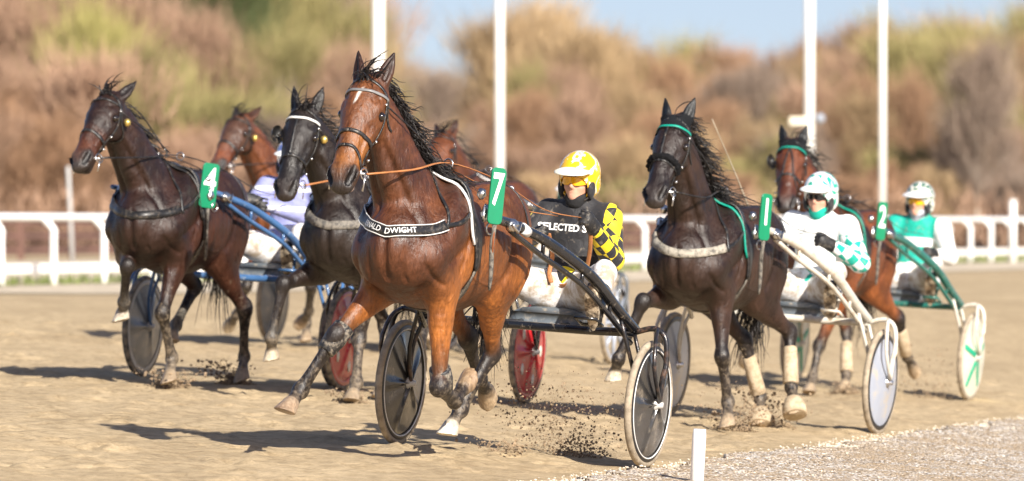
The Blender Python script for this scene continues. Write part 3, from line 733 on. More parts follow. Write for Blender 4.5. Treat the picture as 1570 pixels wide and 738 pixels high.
# brush too thick to count, filling the foot of the wood
mb_v = []; mb_f = []
for k in range(32000):
    px = rnd.uniform(-340,1910); Y = rnd.uniform(216,250); X = (px-785)/10000*Y; z0 = float(gz(X,Y)); p = np.array([X,Y,z0+rnd.uniform(0,1.7)**1.0])
    d = np.array([rnd.uniform(-.7,.7),rnd.uniform(-.7,.7),1.]); l = rnd.uniform(.3,.8); w = rnd.uniform(.015,.03); a = rnd.uniform(0,6.28); u = np.array([math.cos(a),math.sin(a),0])*w
    n = len(mb_v); mb_v += [tuple(p-u),tuple(p+u),tuple(p+d*l)]; mb_f.append((n,n+1,n+2))
tag(mesh_obj('undergrowth', mb_v, mb_f, TW['pink'], smooth=False), kind='stuff', label='thick brown undergrowth along the foot of the wood', cat='undergrowth')
# ------------------------------------------------------------------ frames of the seven turnouts
def turnout(alpha, X, Y, slope, ahead=1.66, dz=0.):
    a = R(alpha); n = np.array([slope,0,1.]); n /= np.linalg.norm(n)
    Fv = np.array([-math.sin(a),-math.cos(a),0]); Fv = Fv-n*Fv.dot(n); Fv /= np.linalg.norm(Fv); Lv = np.cross(n,Fv)
    A = np.array([X,Y,float(gz(X,Y))]); O = A+Fv*ahead; O[2] = float(gz(O[0],O[1]))+dz
    rot = np.array([Fv,Lv,n]).T
    def mw(p): 
        m = Matrix(rot.tolist()).to_4x4(); m.translation = Vector(p.tolist()); return m
    return mw(A), mw(O)

def lerp(a,b,t): return np.array(a,float)*(1-t)+np.array(b,float)*t
def unit(v): v = np.array(v,float); return v/np.linalg.norm(v)

# ------------------------------------------------------------------ horse
HAIRY = {}
def build_horse(cfg, mw):
    g = SDF(); c = cfg['coat']; trunk, neckc, topc, legc, thigh, face, nosec, muz, pts_, hoofc = [np.array(c[k]) for k in ('trunk','neck','top','fore','thigh','face','nose','muzzle','points','hoof')]
    # trunk
    g.sweep([(.40,0,1.08,.13,.15),(.30,0,1.09,.205,.245),(.12,0,1.10,.25,.315),(-.10,0,1.10,.275,.335),(-.36,0,1.085,.298,.33),(-.58,0,1.115,.288,.30),(-.78,0,1.165,.268,.275),(-.95,0,1.16,.20,.235),(-1.03,0,1.13,.12,.15)],
            k=.06, per=3, col=[neckc,neckc,lerp(neckc,trunk,.5),trunk,trunk,trunk,lerp(trunk,thigh,.4),thigh,thigh])
    g.sweep([(.16,0,1.38,.06,.07),(.02,0,1.43,.055,.06),(-.14,0,1.425,.055,.055),(-.34,0,1.37,.06,.06),(-.55,0,1.38,.07,.06)], k=.08, col=topc)
    for s in (-1,1):
        g.ell((-.70,s*.115,1.29), (.27,.15,.17), k=.07, col=lerp(topc,trunk,.6))                                  # croup
        g.sweep([(-.03,s*.15,1.36,.07,.10),(.14,s*.205,1.23,.075,.12),(.33,s*.175,1.05,.085,.105)], k=.05, col=[topc,neckc,neckc])  # shoulder
        g.sweep([(-.02,s*.205,1.20,.05,.11),(.0,s*.215,1.04,.07,.12),(.08,s*.19,.93,.06,.08)], k=.045, col=lerp(trunk,legc,.4))     # triceps
        g.ell((.385,s*.095,1.02), (.10,.092,.135), k=.035, col=neckc)                                              # breast
    # neck
    poll = np.array(cfg['poll'],float); nose = np.array(cfg['nose'],float); u = unit(nose-poll)
    base = np.array([.13,0,1.235]); hb = poll-u*.0; 
    s_h = np.array(cfg['side'],float); s_h = unit(s_h-u*s_h.dot(u)); m_h = np.cross(u,s_h)
    hd = lambda a,b,d: poll+u*a+s_h*b+m_h*d
    end = hd(.05,0,-.10); mid1 = lerp(base,end,.36)+np.array([.015,0,.03]); mid2 = lerp(base,end,.72)+np.array([.0,0,.045])
    g.sweep([(-.02,0,1.21,.17,.25),(*base,.160,.238),(*mid1,.116,.178),(*mid2,.093,.134),(*end,.080,.105)], k=.06, per=4, col=[topc,neckc,neckc,neckc,lerp(neckc,face,.4)])
    g.sweep([(*(base+np.array([-.03,0,.20])),.05,.06),(*(mid1+unit(np.cross(unit(end-base),(0,1,0)))*-.128+np.array([0,0,.0])),.04,.045),(*(mid2+unit(np.cross(unit(end-base),(0,1,0)))*-.092),.035,.04)], k=.05, col=topc)
    for s in (-1,1):   # jugular groove and neck muscle
        a0 = lerp(base,end,.1)+np.array([.11,s*.10,-.05]); a1 = lerp(base,end,.85)+np.array([.05,s*.05,-.05])
        g.sweep([(*a0,.045,.05),(*lerp(a0,a1,.5),.035,.04),(*a1,.03,.035)], k=.035, col=neckc)
    # head
    hw_ = cfg.get('headw',1.05); H = lambda rows: [(*hd(a,0,d),rs*hw_,rm*(.5+.5*hw_)) for a,d,rs,rm in rows]
    g.sweep(H([(.0,-.075,.085,.085),(.09,-.075,.106,.110),(.18,-.075,.104,.115),(.28,-.075,.088,.100),(.38,-.066,.074,.082),(.47,-.064,.068,.072),(.54,-.064,.073,.066),(.595,-.070,.062,.052)]), n=s_h, k=.03, per=4,
            col=[neckc,face,face,face,nosec,nosec,lerp(nosec,muz,.6),muz])
    g.sweep([(*hd(.08,0,.015),.055,.018),(*hd(.22,0,.012),.036,.02),(*hd(.40,0,.0),.026,.018)], n=s_h, k=.03, col=face)
    for s in (-1,1):
        g.ell(hd(.165,s*.060,-.135), (.105,.036,.085), np.array([u,s_h,m_h]).T, k=.03, col=face)                     # cheek
        g.ell(hd(.145,s*.088,-.035), (.040,.022,.030), np.array([u,s_h,m_h]).T, k=.02, col=face)                     # brow
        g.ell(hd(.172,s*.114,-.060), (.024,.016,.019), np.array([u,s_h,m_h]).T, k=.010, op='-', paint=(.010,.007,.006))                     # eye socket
        g.sweep([(*hd(.20,s*.082,-.10),.012,.012),(*hd(.36,s*.058,-.085),.010,.010)], n=s_h, k=.02, col=face)
        g.ell(hd(.548,s*.054,-.036), (.050,.034,.038), np.array([u,s_h,m_h]).T, k=.016, col=muz)                    # nostril rim
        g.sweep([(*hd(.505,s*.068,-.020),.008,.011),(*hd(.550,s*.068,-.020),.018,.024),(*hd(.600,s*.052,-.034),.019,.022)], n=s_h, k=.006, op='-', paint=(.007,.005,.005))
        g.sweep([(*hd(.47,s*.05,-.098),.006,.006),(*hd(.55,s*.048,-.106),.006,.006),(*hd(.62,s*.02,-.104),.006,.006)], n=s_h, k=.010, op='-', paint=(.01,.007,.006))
    g.ell(hd(.580,0,-.075), (.038,.056,.036), np.array([u,s_h,m_h]).T, k=.025, col=muz)
    g.sweep([(*hd(.40,0,-.118),.042,.034),(*hd(.50,0,-.132),.042,.026),(*hd(.575,0,-.138),.042,.024)], n=s_h, k=.02, col=[face,muz,cfg.get('chin',muz)])
    # ears
    for s, ed in zip((-1,1), cfg.get('ears', ((-.95,.22,.25),(-.95,.22,.25)))):
        e = unit(u*ed[0]+s_h*s*ed[1]+m_h*ed[2]); b0 = hd(-.005,s*.058,-.055); ec = np.array(cfg.get('earcol', neckc*.6)); fw = unit(m_h*.8+s_h*s*.6-e*e.dot(m_h*.8+s_h*s*.6)); sd = np.cross(e,fw)
        g.sweep([(*b0,.032,.030),(*(b0+e*.05),.040,.027),(*(b0+e*.11),.036,.021),(*(b0+e*.17),.017,.011),(*(b0+e*.20),.005,.005)], n=sd, k=.016, per=3, col=[ec,ec,ec*.75,ec*.4,ec*.3])
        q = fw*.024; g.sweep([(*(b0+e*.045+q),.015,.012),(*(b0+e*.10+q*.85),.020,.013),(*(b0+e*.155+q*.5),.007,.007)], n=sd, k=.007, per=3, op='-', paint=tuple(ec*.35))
    # legs
    for nm, J in cfg['legs'].items():
        s = -1 if nm[0]=='R' else 1; J = [np.array(j,float) for j in J]; root, mid, fet, cor, toe = J
        dk = pts_; up = legc if nm[1]=='F' else thigh
        n1 = unit(np.cross(mid-root,(1,0,.01))) if abs(unit(mid-root)[0])<.95 else np.array([0,1.,0]); n1 = np.array([0,1.,0])-unit(mid-root)*unit(mid-root)[1]
        if nm[1]=='F':
            g.sweep([(.30,s*.165,1.06,.085,.11),(*lerp((.2,s*.175,.96),root,.5),.085,.12),(*root,.080,.105)], k=.05, col=[neckc,lerp(neckc,up,.5),up])
            g.sweep([(*root,.078,.105),(*lerp(root,mid,.25),.070,.092),(*lerp(root,mid,.55),.052,.064),(*lerp(root,mid,.85),.042,.047),(*mid,.043,.048)], n=n1, k=.04, col=[up,up,up,lerp(up,dk,.75),dk])
            fw = unit(unit(mid-root)-unit(fet-mid)+np.array([.15,0,0])); g.ell(mid+fw*.008-unit(fet-mid)*.012, (.040,.046,.050), k=.03, col=dk); g.ell(mid+fw*.006+unit(fet-mid)*.022, (.038,.043,.036), k=.02, col=dk)
            cr = (.034,.040)
        else:
            g.sweep([(-.80,s*.14,1.20,.125,.20),(-.76,s*.18,1.05,.13,.20),(*lerp((-.66,s*.18,.98),root,.6),.105,.15),(*root,.085,.115)], k=.06, col=[trunk,thigh,thigh,thigh])
            g.sweep([(-.97,s*.10,1.16,.10,.11),(-.93,s*.14,1.0,.095,.12),(*(lerp(root,mid,.22)+np.array([-.07,0,.0])),.07,.085),(*lerp(root,mid,.5),.05,.06)], k=.05, col=thigh)
            g.sweep([(*root,.088,.12),(*lerp(root,mid,.3),.072,.10),(*lerp(root,mid,.62),.050,.066),(*lerp(root,mid,.88),.038,.052),(*mid,.038,.052)], n=n1, k=.045, col=[thigh,thigh,thigh,lerp(thigh,dk,.7),dk])
            bk = unit(unit(mid-root)-unit(fet-mid)+np.array([-.25,0,.0])); g.sweep([(*(mid+unit(root-mid)*.10+bk*.05),.014,.018),(*(mid+bk*.052+unit(root-mid)*.025),.022,.026),(*(mid+unit(fet-mid)*.12+bk*.012),.018,.02)], n=n1, k=.03, col=dk)
            g.ell(mid, (.05,.044,.062), k=.025, col=dk); cr = (.035,.042)
        n2 = np.array([0,1.,0])-unit(fet-mid)*unit(fet-mid)[1]
        lo = np.array(cfg.get('low',{}).get(nm, dk))
        g.sweep([(*mid,.041,.046),(*lerp(mid,fet,.22),cr[0],cr[1]+.004),(*lerp(mid,fet,.55),.030,.037),(*lerp(mid,fet,.82),.032,.039),(*fet,.039,.043)], n=n2, k=.022, col=[dk,dk,dk,lo,lo])
        tv_ = unit(np.cross(unit(fet-mid), n2)); tv_ = tv_ if tv_[0] < 0 or (abs(tv_[0]) < .3 and tv_[2] < 0) else -tv_
        g.sweep([(*(lerp(mid,fet,.18)+tv_*.028),.014,.012),(*(lerp(mid,fet,.55)+tv_*.034),.013,.011),(*(lerp(mid,fet,.92)+tv_*.034),.020,.016)], n=n2, k=.012, col=[dk,lo,lo])
        g.ell(fet+tv_*.010, (.044,.040,.046), k=.018, col=lo)
        g.sweep([(*fet,.038,.042),(*lerp(fet,cor,.5),.034,.036),(*cor,.041,.042)], n=n2, k=.018, col=lo)
        hx = unit(toe-cor); hc = np.array(cfg.get('hoofs',{}).get(nm, hoofc)); tb2 = unit(tv_-hx*tv_.dot(hx)); ns_ = .80*hx+.60*tb2; g.frus(cor-hx*.008, cor+hx*.135, .043, .068, k=.008, col=hc, cut=(cor+hx*.072, ns_))
    # dock
    g.sweep([(-1.0,0,1.30,.05,.05),(-1.08,0,1.29,.04,.04),(-1.13,0,1.22,.03,.03)], k=.03, col=topc)
    name_m = coat_mat(cfg['name']+'_coat', dust_amt=cfg.get('dust',.25), gloss=cfg.get('gloss',.37), spec=cfg.get('spec',.45))
    V, F, C = g.mesh(cfg['h']); V = relax(V, F, 2, .45)
    gl = []; fx = .011
    for s in (-1,1):
        gl += [([(-.02,s*.20,1.44),(.16,s*.25,1.30),(.36,s*.24,1.13)],fx*1.1,.028),([(.40,s*.12,1.12),(.42,s*.13,1.22),lerp(base,end,.45)+np.array([.14,s*.07,-.04]),lerp(base,end,.85)+np.array([.10,s*.05,-.06])],fx*1.2,.020),
               ([(.30,s*.26,1.02),(.14,s*.28,1.06),(-.08,s*.28,1.26)],fx,.022),([(-.02,s*.26,.86),(-.10,s*.29,.98),(-.12,s*.30,1.16)],fx*1.2,.022),([(.46,s*.20,1.02),(.36,s*.22,.93),(.22,s*.24,.90)],fx,.016),
               ([(-.48,s*.30,.90),(-.56,s*.30,1.02),(-.60,s*.29,1.22)],fx*1.4,.032),([(-.92,s*.26,1.22),(-.82,s*.29,1.04),(-.72,s*.26,.86)],fx,.020),([(-.55,s*.2,1.40),(-.66,s*.28,1.26),(-.64,s*.29,1.10)],fx*.8,.024),
               ([(.02,s*.26,1.16),(.08,s*.27,1.04),(.12,s*.26,.94)],fx*.7,.015),([(.47,s*.06,1.10),(.47,s*.08,1.0),(.42,s*.10,.90)],fx*.6,.014)]
        for q in range(5): gl.append(([(-.16-.075*q,s*.30,1.28),(-.19-.075*q,s*.32,1.12),(-.20-.075*q,s*.30,.95)],.0028,.018))
        # veins
        for q in ([(-.02,s*.25,.98),(-.14,s*.29,.93),(-.30,s*.29,.90),(-.44,s*.27,.92)],[(.20,s*.24,.95),(.16,s*.25,.88),(.20,s*.23,.80)],[(.32,s*.23,1.14),(.24,s*.25,1.06),(.26,s*.24,.98)],[(-.62,s*.26,.92),(-.70,s*.25,.86),(-.68,s*.24,.98)],
                  [hd(.20,s*.1,-.09),hd(.27,s*.1,-.06),hd(.36,s*.08,-.045),hd(.45,s*.07,-.05)],[hd(.27,s*.1,-.06),hd(.33,s*.1,-.08),hd(.40,s*.08,-.09)]): gl.append((q,-.0045,.0065))
        gl += [([hd(.075,s*.09,-.02),hd(.10,s*.085,-.005),hd(.13,s*.06,.01)],.006,.016),([hd(.11,s*.13,-.05),hd(.12,s*.13,-.12),hd(.20,s*.11,-.21)],.008,.02),([hd(.22,s*.09,-.03),hd(.32,s*.07,-.025),hd(.44,s*.06,-.02)],.007,.020),([hd(.30,s*.09,-.12),hd(.38,s*.08,-.10),hd(.46,s*.07,-.09)],.006,.016)]
    gl.append(([(.53,0,1.20),(.53,0,1.06),(.46,0,.90)],.020,.022))
    V = carve(V, F, gl)
    V = V+vnormals(V,F)*(vnoise(V,6,3)*.0022+vnoise(V,15,5)*.0012)[:,None]
    o = mesh_obj('horse', V, F, name_m); o.matrix_world = mw
    if 'star' in cfg:
        for (a,b,ra,rb) in cfg['star']:
            q = V-hd(a,b,0); w = np.exp(-(((q@u)/ra)**2+((q@s_h+(q@u)*.25)/rb)**2)**2)*(((V-hd(a,0,-.075))@m_h) > .03); C = C*(1-w[:,None])+np.array((.70,.66,.62))*w[:,None]
    at = o.data.color_attributes.new('coat','FLOAT_COLOR','POINT'); at.data.foreach_set('color', np.column_stack([np.clip(C,0,1), np.ones(len(C))]).astype(np.float32).ravel())
    tag(o, cfg['label'], 'horse', 'trotting race horses')
    bvh = BVHTree.FromPolygons(V.tolist(), F.tolist())
    big = cfg['h'] < .0125
    # eyes
    for s in (-1,1):
        mb = MB(); mb.blob((0,0,0),(.024,.024,.024),1,0,(14,10)); e = mb.build('eye', M['eye'], o); e.location = hd(.172,s*.103*(.35+.65*hw_),-.058)
    # ---- mane, forelock, tail : many curved locks
    rg = random.Random(cfg['seed']); hm = M['hair'] if cfg.get('hair')!='brown' else M['hair_brown']
    def lock(V_, F_, pts, w):
        Q = catmull(np.array(pts),3); T = np.gradient(Q,axis=0); sd = unit((rg.uniform(-1,1),rg.uniform(-1,1),rg.uniform(-.3,.3)))
        n0 = len(V_); m = len(Q)
        for i,q in enumerate(Q):
            t = i/(m-1); ww = w*(1-t)**.7*(.6+.4*min(1,t*5))+.0006; b = np.cross(T[i],sd); b /= np.linalg.norm(b)+1e-9; nn = np.cross(b,T[i]); nn /= np.linalg.norm(nn)+1e-9
            V_ += [tuple(q-b*ww),tuple(q+nn*ww*.5),tuple(q+b*ww)]
        for i in range(m-1):
            a = n0+3*i
            for k in range(3): F_.append((a+k,a+(k+1)%3,a+3+(k+1)%3,a+3+k))
    Vh = []; Fh = []; ax = unit(end-base); back = -unit(np.cross(ax,(0,-1,0)))
    if back[0] > 0: back = -back
    crest0 = np.array([-.04,0,1.475]); crest1 = hd(-.01,0,-.03); blow = np.array(cfg.get('blow',(-.8,.5,.1)))
    ctrl = lerp(crest0,crest1,.5)+back*.025
    nl = cfg.get('locks',260)
    for k in range(nl):
        t = rg.random(); p = (1-t)**2*crest0+2*t*(1-t)*ctrl+t*t*crest1
        l,nr,i,d = bvh.find_nearest(Vector(p+back*.05)); p = np.array(l)-np.array(nr)*.01
        sgn = rg.choice(cfg.get('manesides',(1,1,-1))); ln = cfg.get('manelen',.26)*rg.uniform(.45,1.2)*(.7+.6*(1-t))
        d0 = unit(back*.55+np.array([-.15,sgn*.55,.15])+np.array([rg.uniform(-.3,.3),rg.uniform(-.3,.3),rg.uniform(-.1,.3)]))
        d1 = unit(blow+np.array([0,sgn*.25,0])+np.array([rg.uniform(-.35,.35),rg.uniform(-.35,.35),rg.uniform(-.55,.15)]))
        d2 = unit(d1+np.array([rg.uniform(-.6,.6),rg.uniform(-.6,.6),rg.uniform(-.9,.5)]))
        nrm_ = np.array([rg.gauss(0,1),rg.gauss(0,1),rg.gauss(0,1)])*.006; P_ = [p,p+d0*ln*.16]
        P_.append(P_[-1]+d1*ln*.22+nrm_); P_.append(P_[-1]+d1*ln*.22-nrm_); P_.append(P_[-1]+d2*ln*.20+nrm_*1.5); P_.append(P_[-1]+d2*ln*.14-nrm_)
        lock(Vh,Fh,P_,rg.uniform(.002,.0055))
    for k in range(30 if not cfg.get('bonnet') else 4):
        p = hd(rg.uniform(-.03,.04),rg.uniform(-.04,.04),-.02+rg.uniform(0,.03)); ln = rg.uniform(.07,.20)
        d0 = unit(m_h*.5-u*.6+s_h*rg.uniform(-.6,.9)); d1 = unit(u*rg.uniform(-.4,.8)+s_h*rg.uniform(-.2,1.2)+m_h*.2)
        lock(Vh,Fh,[p,p+d0*ln*.35,p+d0*ln*.5+d1*ln*.3,p+d0*ln*.45+d1*ln*.7],rg.uniform(.003,.007))
    mesh_obj('mane', Vh, Fh, hm, o)
    Vh = []; Fh = []; tb_ = np.array([-1.10,0,1.24])
    for k in range(cfg.get('tailn',170)):
        p = tb_+np.array([rg.uniform(-.03,.03),rg.uniform(-.03,.03),rg.uniform(-.08,.05)]); sp = np.array([rg.uniform(-.04,.04),rg.uniform(-.06,.06),rg.uniform(-.04,.06)]); ln = rg.uniform(.45,.85); ty = cfg.get('taily',-.06); wv = np.array([rg.gauss(0,1),rg.gauss(0,1),0])*.018
        lock(Vh,Fh,[p,p+np.array([-.05,ty*.1,-.08]),p+np.array([-.08,ty*.4,-.30*ln])+sp*.6+wv,p+np.array([-.10,ty*.7,-.55*ln])+sp-wv,p+np.array([-.11,ty,-.80*ln])+sp*1.5+wv,p+np.array([-.14,ty,-1.0*ln])+sp*2.0],rg.uniform(.004,.010))
    mesh_obj('tail', Vh, Fh, hm, o)
    # ---- harness
    lm = M['leather']
    def part(nm, strips, m, label=None):
        mb = MB()
        for st in strips: strap_mesh(mb, bvh, *st)
        q = mb.build(nm, m, o); 
        if label: q['label'] = label
        return q
    head_loop = lambda a, dd=0: [hd(a,0,.06),hd(a,.07,.01),hd(a+dd,.12,-.07),hd(a+dd,.07,-.16),hd(a+dd,0,-.2),hd(a+dd,-.07,-.16),hd(a+dd,-.12,-.07),hd(a,-.07,.01),hd(a,0,.06)]
    br = []
    for s in (-1,1):
        br.append(([hd(-.01,s*.03,.04),hd(.03,s*.09,-.03),hd(.09,s*.13,-.075),hd(.22,s*.12,-.115),hd(.36,s*.09,-.11),hd(.46,s*.08,-.10)],.017,.004))   # cheek piece
        br.append(([hd(.05,s*.12,-.06),hd(.14,s*.13,-.15),hd(.16,s*.06,-.24),hd(.155,0,-.26)],.012,.004))                                           # throat latch
    nb = cfg.get('noseband',.335)
    if not cfg.get('fleece'): br.append((head_loop(nb,.02),.022,.005))
    if cfg.get('flash'): br.append((head_loop(.415,.07),.016,.004))
    if cfg.get('face_strap'):
        br.append(([hd(.05,0,.06),hd(.20,0,.06),hd(nb,0,.06)],.016,.004))
    if cfg.get('face_y'):
        for s in (-1,1): br.append(([hd(.08,0,.06),hd(.20,s*.03,.06),hd(.33,s*.06,.04),hd(.45,s*.09,-.08)],.014,.004))
    part('bridle', br, lm)
    part('browband', [([hd(.06,-.13,-.075),hd(.065,-.11,-.03),hd(.075,-.06,.03),hd(.08,0,.06),hd(.075,.06,.03),hd(.065,.11,-.03),hd(.06,.13,-.075)],.016,.005)], M[cfg.get('brow','leather')])
    if cfg.get('fleece'):
        mb = MB(); P = catmull(np.array([hd(nb+.02,-.075,-.10),hd(nb,-.088,-.05),hd(nb-.01,-.055,.012),hd(nb-.01,0,.028),hd(nb-.01,.055,.012),hd(nb,.088,-.05),hd(nb+.02,.075,-.10)]),6)
        r = [.026+.005*math.sin(i*2.3)+rg.uniform(-.002,.002) for i in range(len(P))]; mb.tube(P, r, 12); mb.build('fleece_noseband', M['fleece'], o)
        part('bridle_strap', [(head_loop(nb+.02,.02),.016,.004)], lm)
    # bit rings, cheek buckles
    mb = MB(); mb.tube([hd(.50,-.095,-.104),hd(.50,0,-.106),hd(.50,.095,-.104)], .007, 8); mb.build('bit', M['metal'], o)
    for s in (-1,1):
        mb = MB(); ring(mb, hd(.50,s*.090,-.104), .030, .0042, s_h+m_h*.3); mb.build('bit_ring', M['metal'], o)
        mb = MB(); mb.tube([hd(.49,s*.096,-.106),hd(.585,s*.094,-.14)], .005, 6); mb.build('bit_shank', M['metal'], o)
        for a,b,d in ((.09,.113,-.07),(.30,.102,-.105),(.42,.092,-.102)): mb = MB(); mb.blob(hd(a,s*b,d),(.009,.009,.009),1,.1,(8,6)); mb.build('bridle_buckle', M['metal'], o)
    if cfg.get('bonnet'):
        bo = MB()
        Vb, Fb = [], []
        P = []
        for a in np.linspace(-.05,.095,7):
            row = []
            for ph in np.linspace(-1.45,1.45,15):
                q = hd(a, math.sin(ph)*.14, -.075+math.cos(ph)*.14); l,nr,_,_ = bvh.find_nearest(Vector(q)); row.append(np.array(l)+np.array(nr)*.007)
            P.append(row)
        P = np.array(P); Vb = P.reshape(-1,3); Fb = [(i*15+j,i*15+j+1,(i+1)*15+j+1,(i+1)*15+j) for i in range(6) for j in range(14)]
        mesh_obj('ear_bonnet', Vb, Fb, M['bonnet'], o)
    if cfg.get('blinker'):
        for s in cfg['blinker']:
            mb = MB(); cc = hd(.16,s*.145,-.045); nx_ = unit(s_h*s*.75+m_h*-.45); t1 = unit(np.cross(nx_,u)); rows = [(.0,.03),(.028,.025),(.045,.012),(.052,-.004)]
            Vb = []; Fb = []
            for r_,h_ in rows:
                for k in range(16): a = 2*math.pi*k/16; Vb.append(cc+nx_*h_+r_*1.25*math.cos(a)*u+r_*math.sin(a)*t1)
            for i in range(3):
                for k in range(16): Fb.append((i*16+k,i*16+(k+1)%16,(i+1)*16+(k+1)%16,(i+1)*16+k))
            mb.add(Vb,Fb); mb.tube([hd(.17,s*.10,-.06),cc+nx_*.0],.008,6); mb.build('blinker', lm, o)
    if cfg.get('disc'):
        mb = MB(); p = hd(.12,.135,-.15); mb.blob(p,(.023,.023,.027),2,.02,(14,10)); mb.build('yellow_toggle', M['brass'], o)
    # saddle pad, back strap, girth
    part('saddle_pad', [([(-.06,-.34,.98),(-.05,-.36,1.15),(-.05,-.28,1.34),(-.05,-.12,1.48),(-.05,0,1.53),(-.05,.12,1.48),(-.05,.28,1.34),(-.05,.36,1.15),(-.06,.34,.98)],[.07,.10,.13,.14,.13,.10,.07],.014)], lm)
    part('saddle_piping', [([(.02,.36,1.15),(.025,.28,1.34),(.03,.12,1.48),(.03,0,1.53)],.016,.012)], M[cfg.get('piping','white_trim')])
    part('girth', [([(-.06,.36,1.02),(-.07,.34,.88),(-.08,.2,.74),(-.08,0,.7),(-.08,-.2,.74),(-.07,-.34,.88),(-.06,-.36,1.02)],.055,.010)], M['leather_dusty'])
    part('back_strap', [([(-.05,0,1.55),(-.4,0,1.5),(-.75,0,1.56),(-1.0,0,1.48),(-1.10,0,1.34)],.022,.006),
                        ([(-.72,.0,1.55),(-.74,.2,1.45),(-.78,.34,1.2)],.016,.005),([(-.72,.0,1.55),(-.74,-.2,1.45),(-.78,-.34,1.2)],.016,.005)], lm)
    fr = []
    mb = MB(); col_z = cfg.get('collar_z',1.17)
    cp = [(-.02,-.36,1.33),(.14,-.34,1.30),(.32,-.27,col_z+.075),(.44,-.16,col_z+.020),(.52,0,col_z-.025),(.44,.16,col_z+.0),(.32,.27,col_z+.045),(.14,.34,1.27),(-.02,.36,1.32)]
    strap_mesh(mb, bvh, cp[1:7], .058, .014, 8, .004, fr); mb.build('breast_collar', M[cfg.get('collar','leather')], o)
    part('collar_strap', [(cp[5:],.026,.006),(cp[:4],.026,.006),([(.31,.30,col_z+.03),(.25,.22,1.32),(.16,.12,1.46),(.12,0,1.56),(.16,-.12,1.46),(.25,-.22,1.32),(.31,-.30,col_z+.03)],.017,.005)], lm)
    if cfg.get('collar_edge'):
        P_, T_, B_, N_ = fr[0]; mb = MB()
        for q in (-.029,.029): mb = MB(); mb.tube(P_+B_*q-N_*.002, .003, 6); mb.build('collar_piping', M['white_trim'], o)
    if cfg.get('text'):
        P_, T_, B_, N_ = fr[0]; seg = np.concatenate([[0],np.cumsum(np.linalg.norm(np.diff(P_,axis=0),axis=1))])
        tv, tf = text_mesh(cfg['text'], .043, .004); mid_ = seg[-1]*cfg.get('text_at',.5); Vt = []
        sgn = 1 if B_[len(B_)//2][2] > 0 else -1
        for x,y,z in tv:
            sarc = np.clip(mid_+x, 0, seg[-1]); f = np.array([np.interp(sarc,seg,P_[:,i]) for i in range(3)]); bb = np.array([np.interp(sarc,seg,B_[:,i]) for i in range(3)]); nn_ = np.array([np.interp(sarc,seg,N_[:,i]) for i in range(3)])
            Vt.append(f+bb*sgn*y+nn_*.0025)
        mesh_obj('collar_lettering', Vt, tf, M['letter'], o, False)
    # terrets, tug buckles and the number plate
    for s in (-1,1):
        mb = MB(); ring(mb,(-.04,s*.09,1.545),.026,.0045,(1,0,.1)); mb.build('terret', M['metal'], o)
        mb = MB(); mb.blob((-.03,s*.325,1.30),(.035,.022,.045),2,.25,(10,8)); mb.build('tug_buckle', M['metal'], o)
        mb = MB(); ring(mb,(-.05,s*.35,1.22),.030,.005,(.3,1,0)); mb.build('tug_ring', M['metal'], o)
        mb = MB(); mb.blob((-.02,s*.30,1.40),(.025,.025,.03),3,.2,(9,7)); mb.build('saddle_buckle', M['metal'], o)
    mb = MB(); mb.tube([(-.02,0,1.53),(-.02,0,1.575),(.02,0,1.585)],.007,7); mb.build('check_hook', M['metal'], o)
    if cfg.get('number'):
        pl = MB(); hh, ww, rr_ = .150, cfg.get('plate_w',.043), .026; out = []
        for cx_,cy_,a0 in ((ww-rr_,hh-rr_,0),(-ww+rr_,hh-rr_,90),(-ww+rr_,-hh+rr_,180),(ww-rr_,-hh+rr_,270)):
            for k in range(6): a = R(a0+18*k); out.append((cx_+rr_*math.cos(a),cy_+rr_*math.sin(a)))
        n_ = len(out); Vp = [(x,y,-.006) for x,y in out]+[(x,y,.004) for x,y in out]+[(x*.95,y*.98,.006) for x,y in out]
        Fp = [tuple(range(n_-1,-1,-1)),tuple(range(2*n_,3*n_))]+[(b*n_+k,b*n_+(k+1)%n_,(b+1)*n_+(k+1)%n_,(b+1)*n_+k) for b in (0,1) for k in range(n_)]
        p = mesh_obj('number_plate', Vp, Fp, M['plate_green'], o, False)
        yw = cfg.get('plate_yaw',42); nrm = unit((math.cos(R(90-yw)) if 0 else math.sin(R(yw)),math.cos(R(yw)),.05)); upv = unit(np.array([.0,.0,1])-nrm*nrm[2]); xv = np.cross(upv,nrm)
        mm = Matrix(np.array([xv,upv,nrm]).T.tolist()).to_4x4(); mm.translation = Vector(cfg.get('plate',(-.02,.345,1.375))); p.matrix_local = mm @ Matrix.Rotation(R(cfg.get('plate_tilt',-3)),4,'Z')
        tv, tf = text_mesh(cfg['number'], .19, .022); tv = tv-np.array([(tv[:,0].max()+tv[:,0].min())/2,(tv[:,1].max()+tv[:,1].min())/2,0]); tv[:,0] *= .80*min(1.15,cfg.get('plate_w',.043)/.050); tv[:,1] *= 1.25; tv[:,1] += .035; tv[:,2] = .0085
        mesh_obj('numeral', tv, tf, M['letter'], p, False)
        mb = MB(); b = np.array(cfg.get('plate',(-.02,.345,1.375))); mb.tube([b+(0,0,-.16),b+(-.01,-.005,-.27),b+(-.06,-.02,-.36),b+(-.10,-.03,-.42)],[.006,.006,.005,.004],6,res=3); mb.build('girth_tassel', M[cfg.get('tassel','brown_strap')], o)
        mb = MB(); mb.tube([b+(-.0,0,-.15),b+(-.02,-.015,-.27),b+(-.05,-.02,-.40),b+(-.07,-.03,-.50)],[.012,.014,.013,.008],7,res=3); mb.build('tie_down', M['leather_dusty'], o)
    # reins
    rp = cfg.get('rein_hand',(-1.76,.24,1.30))
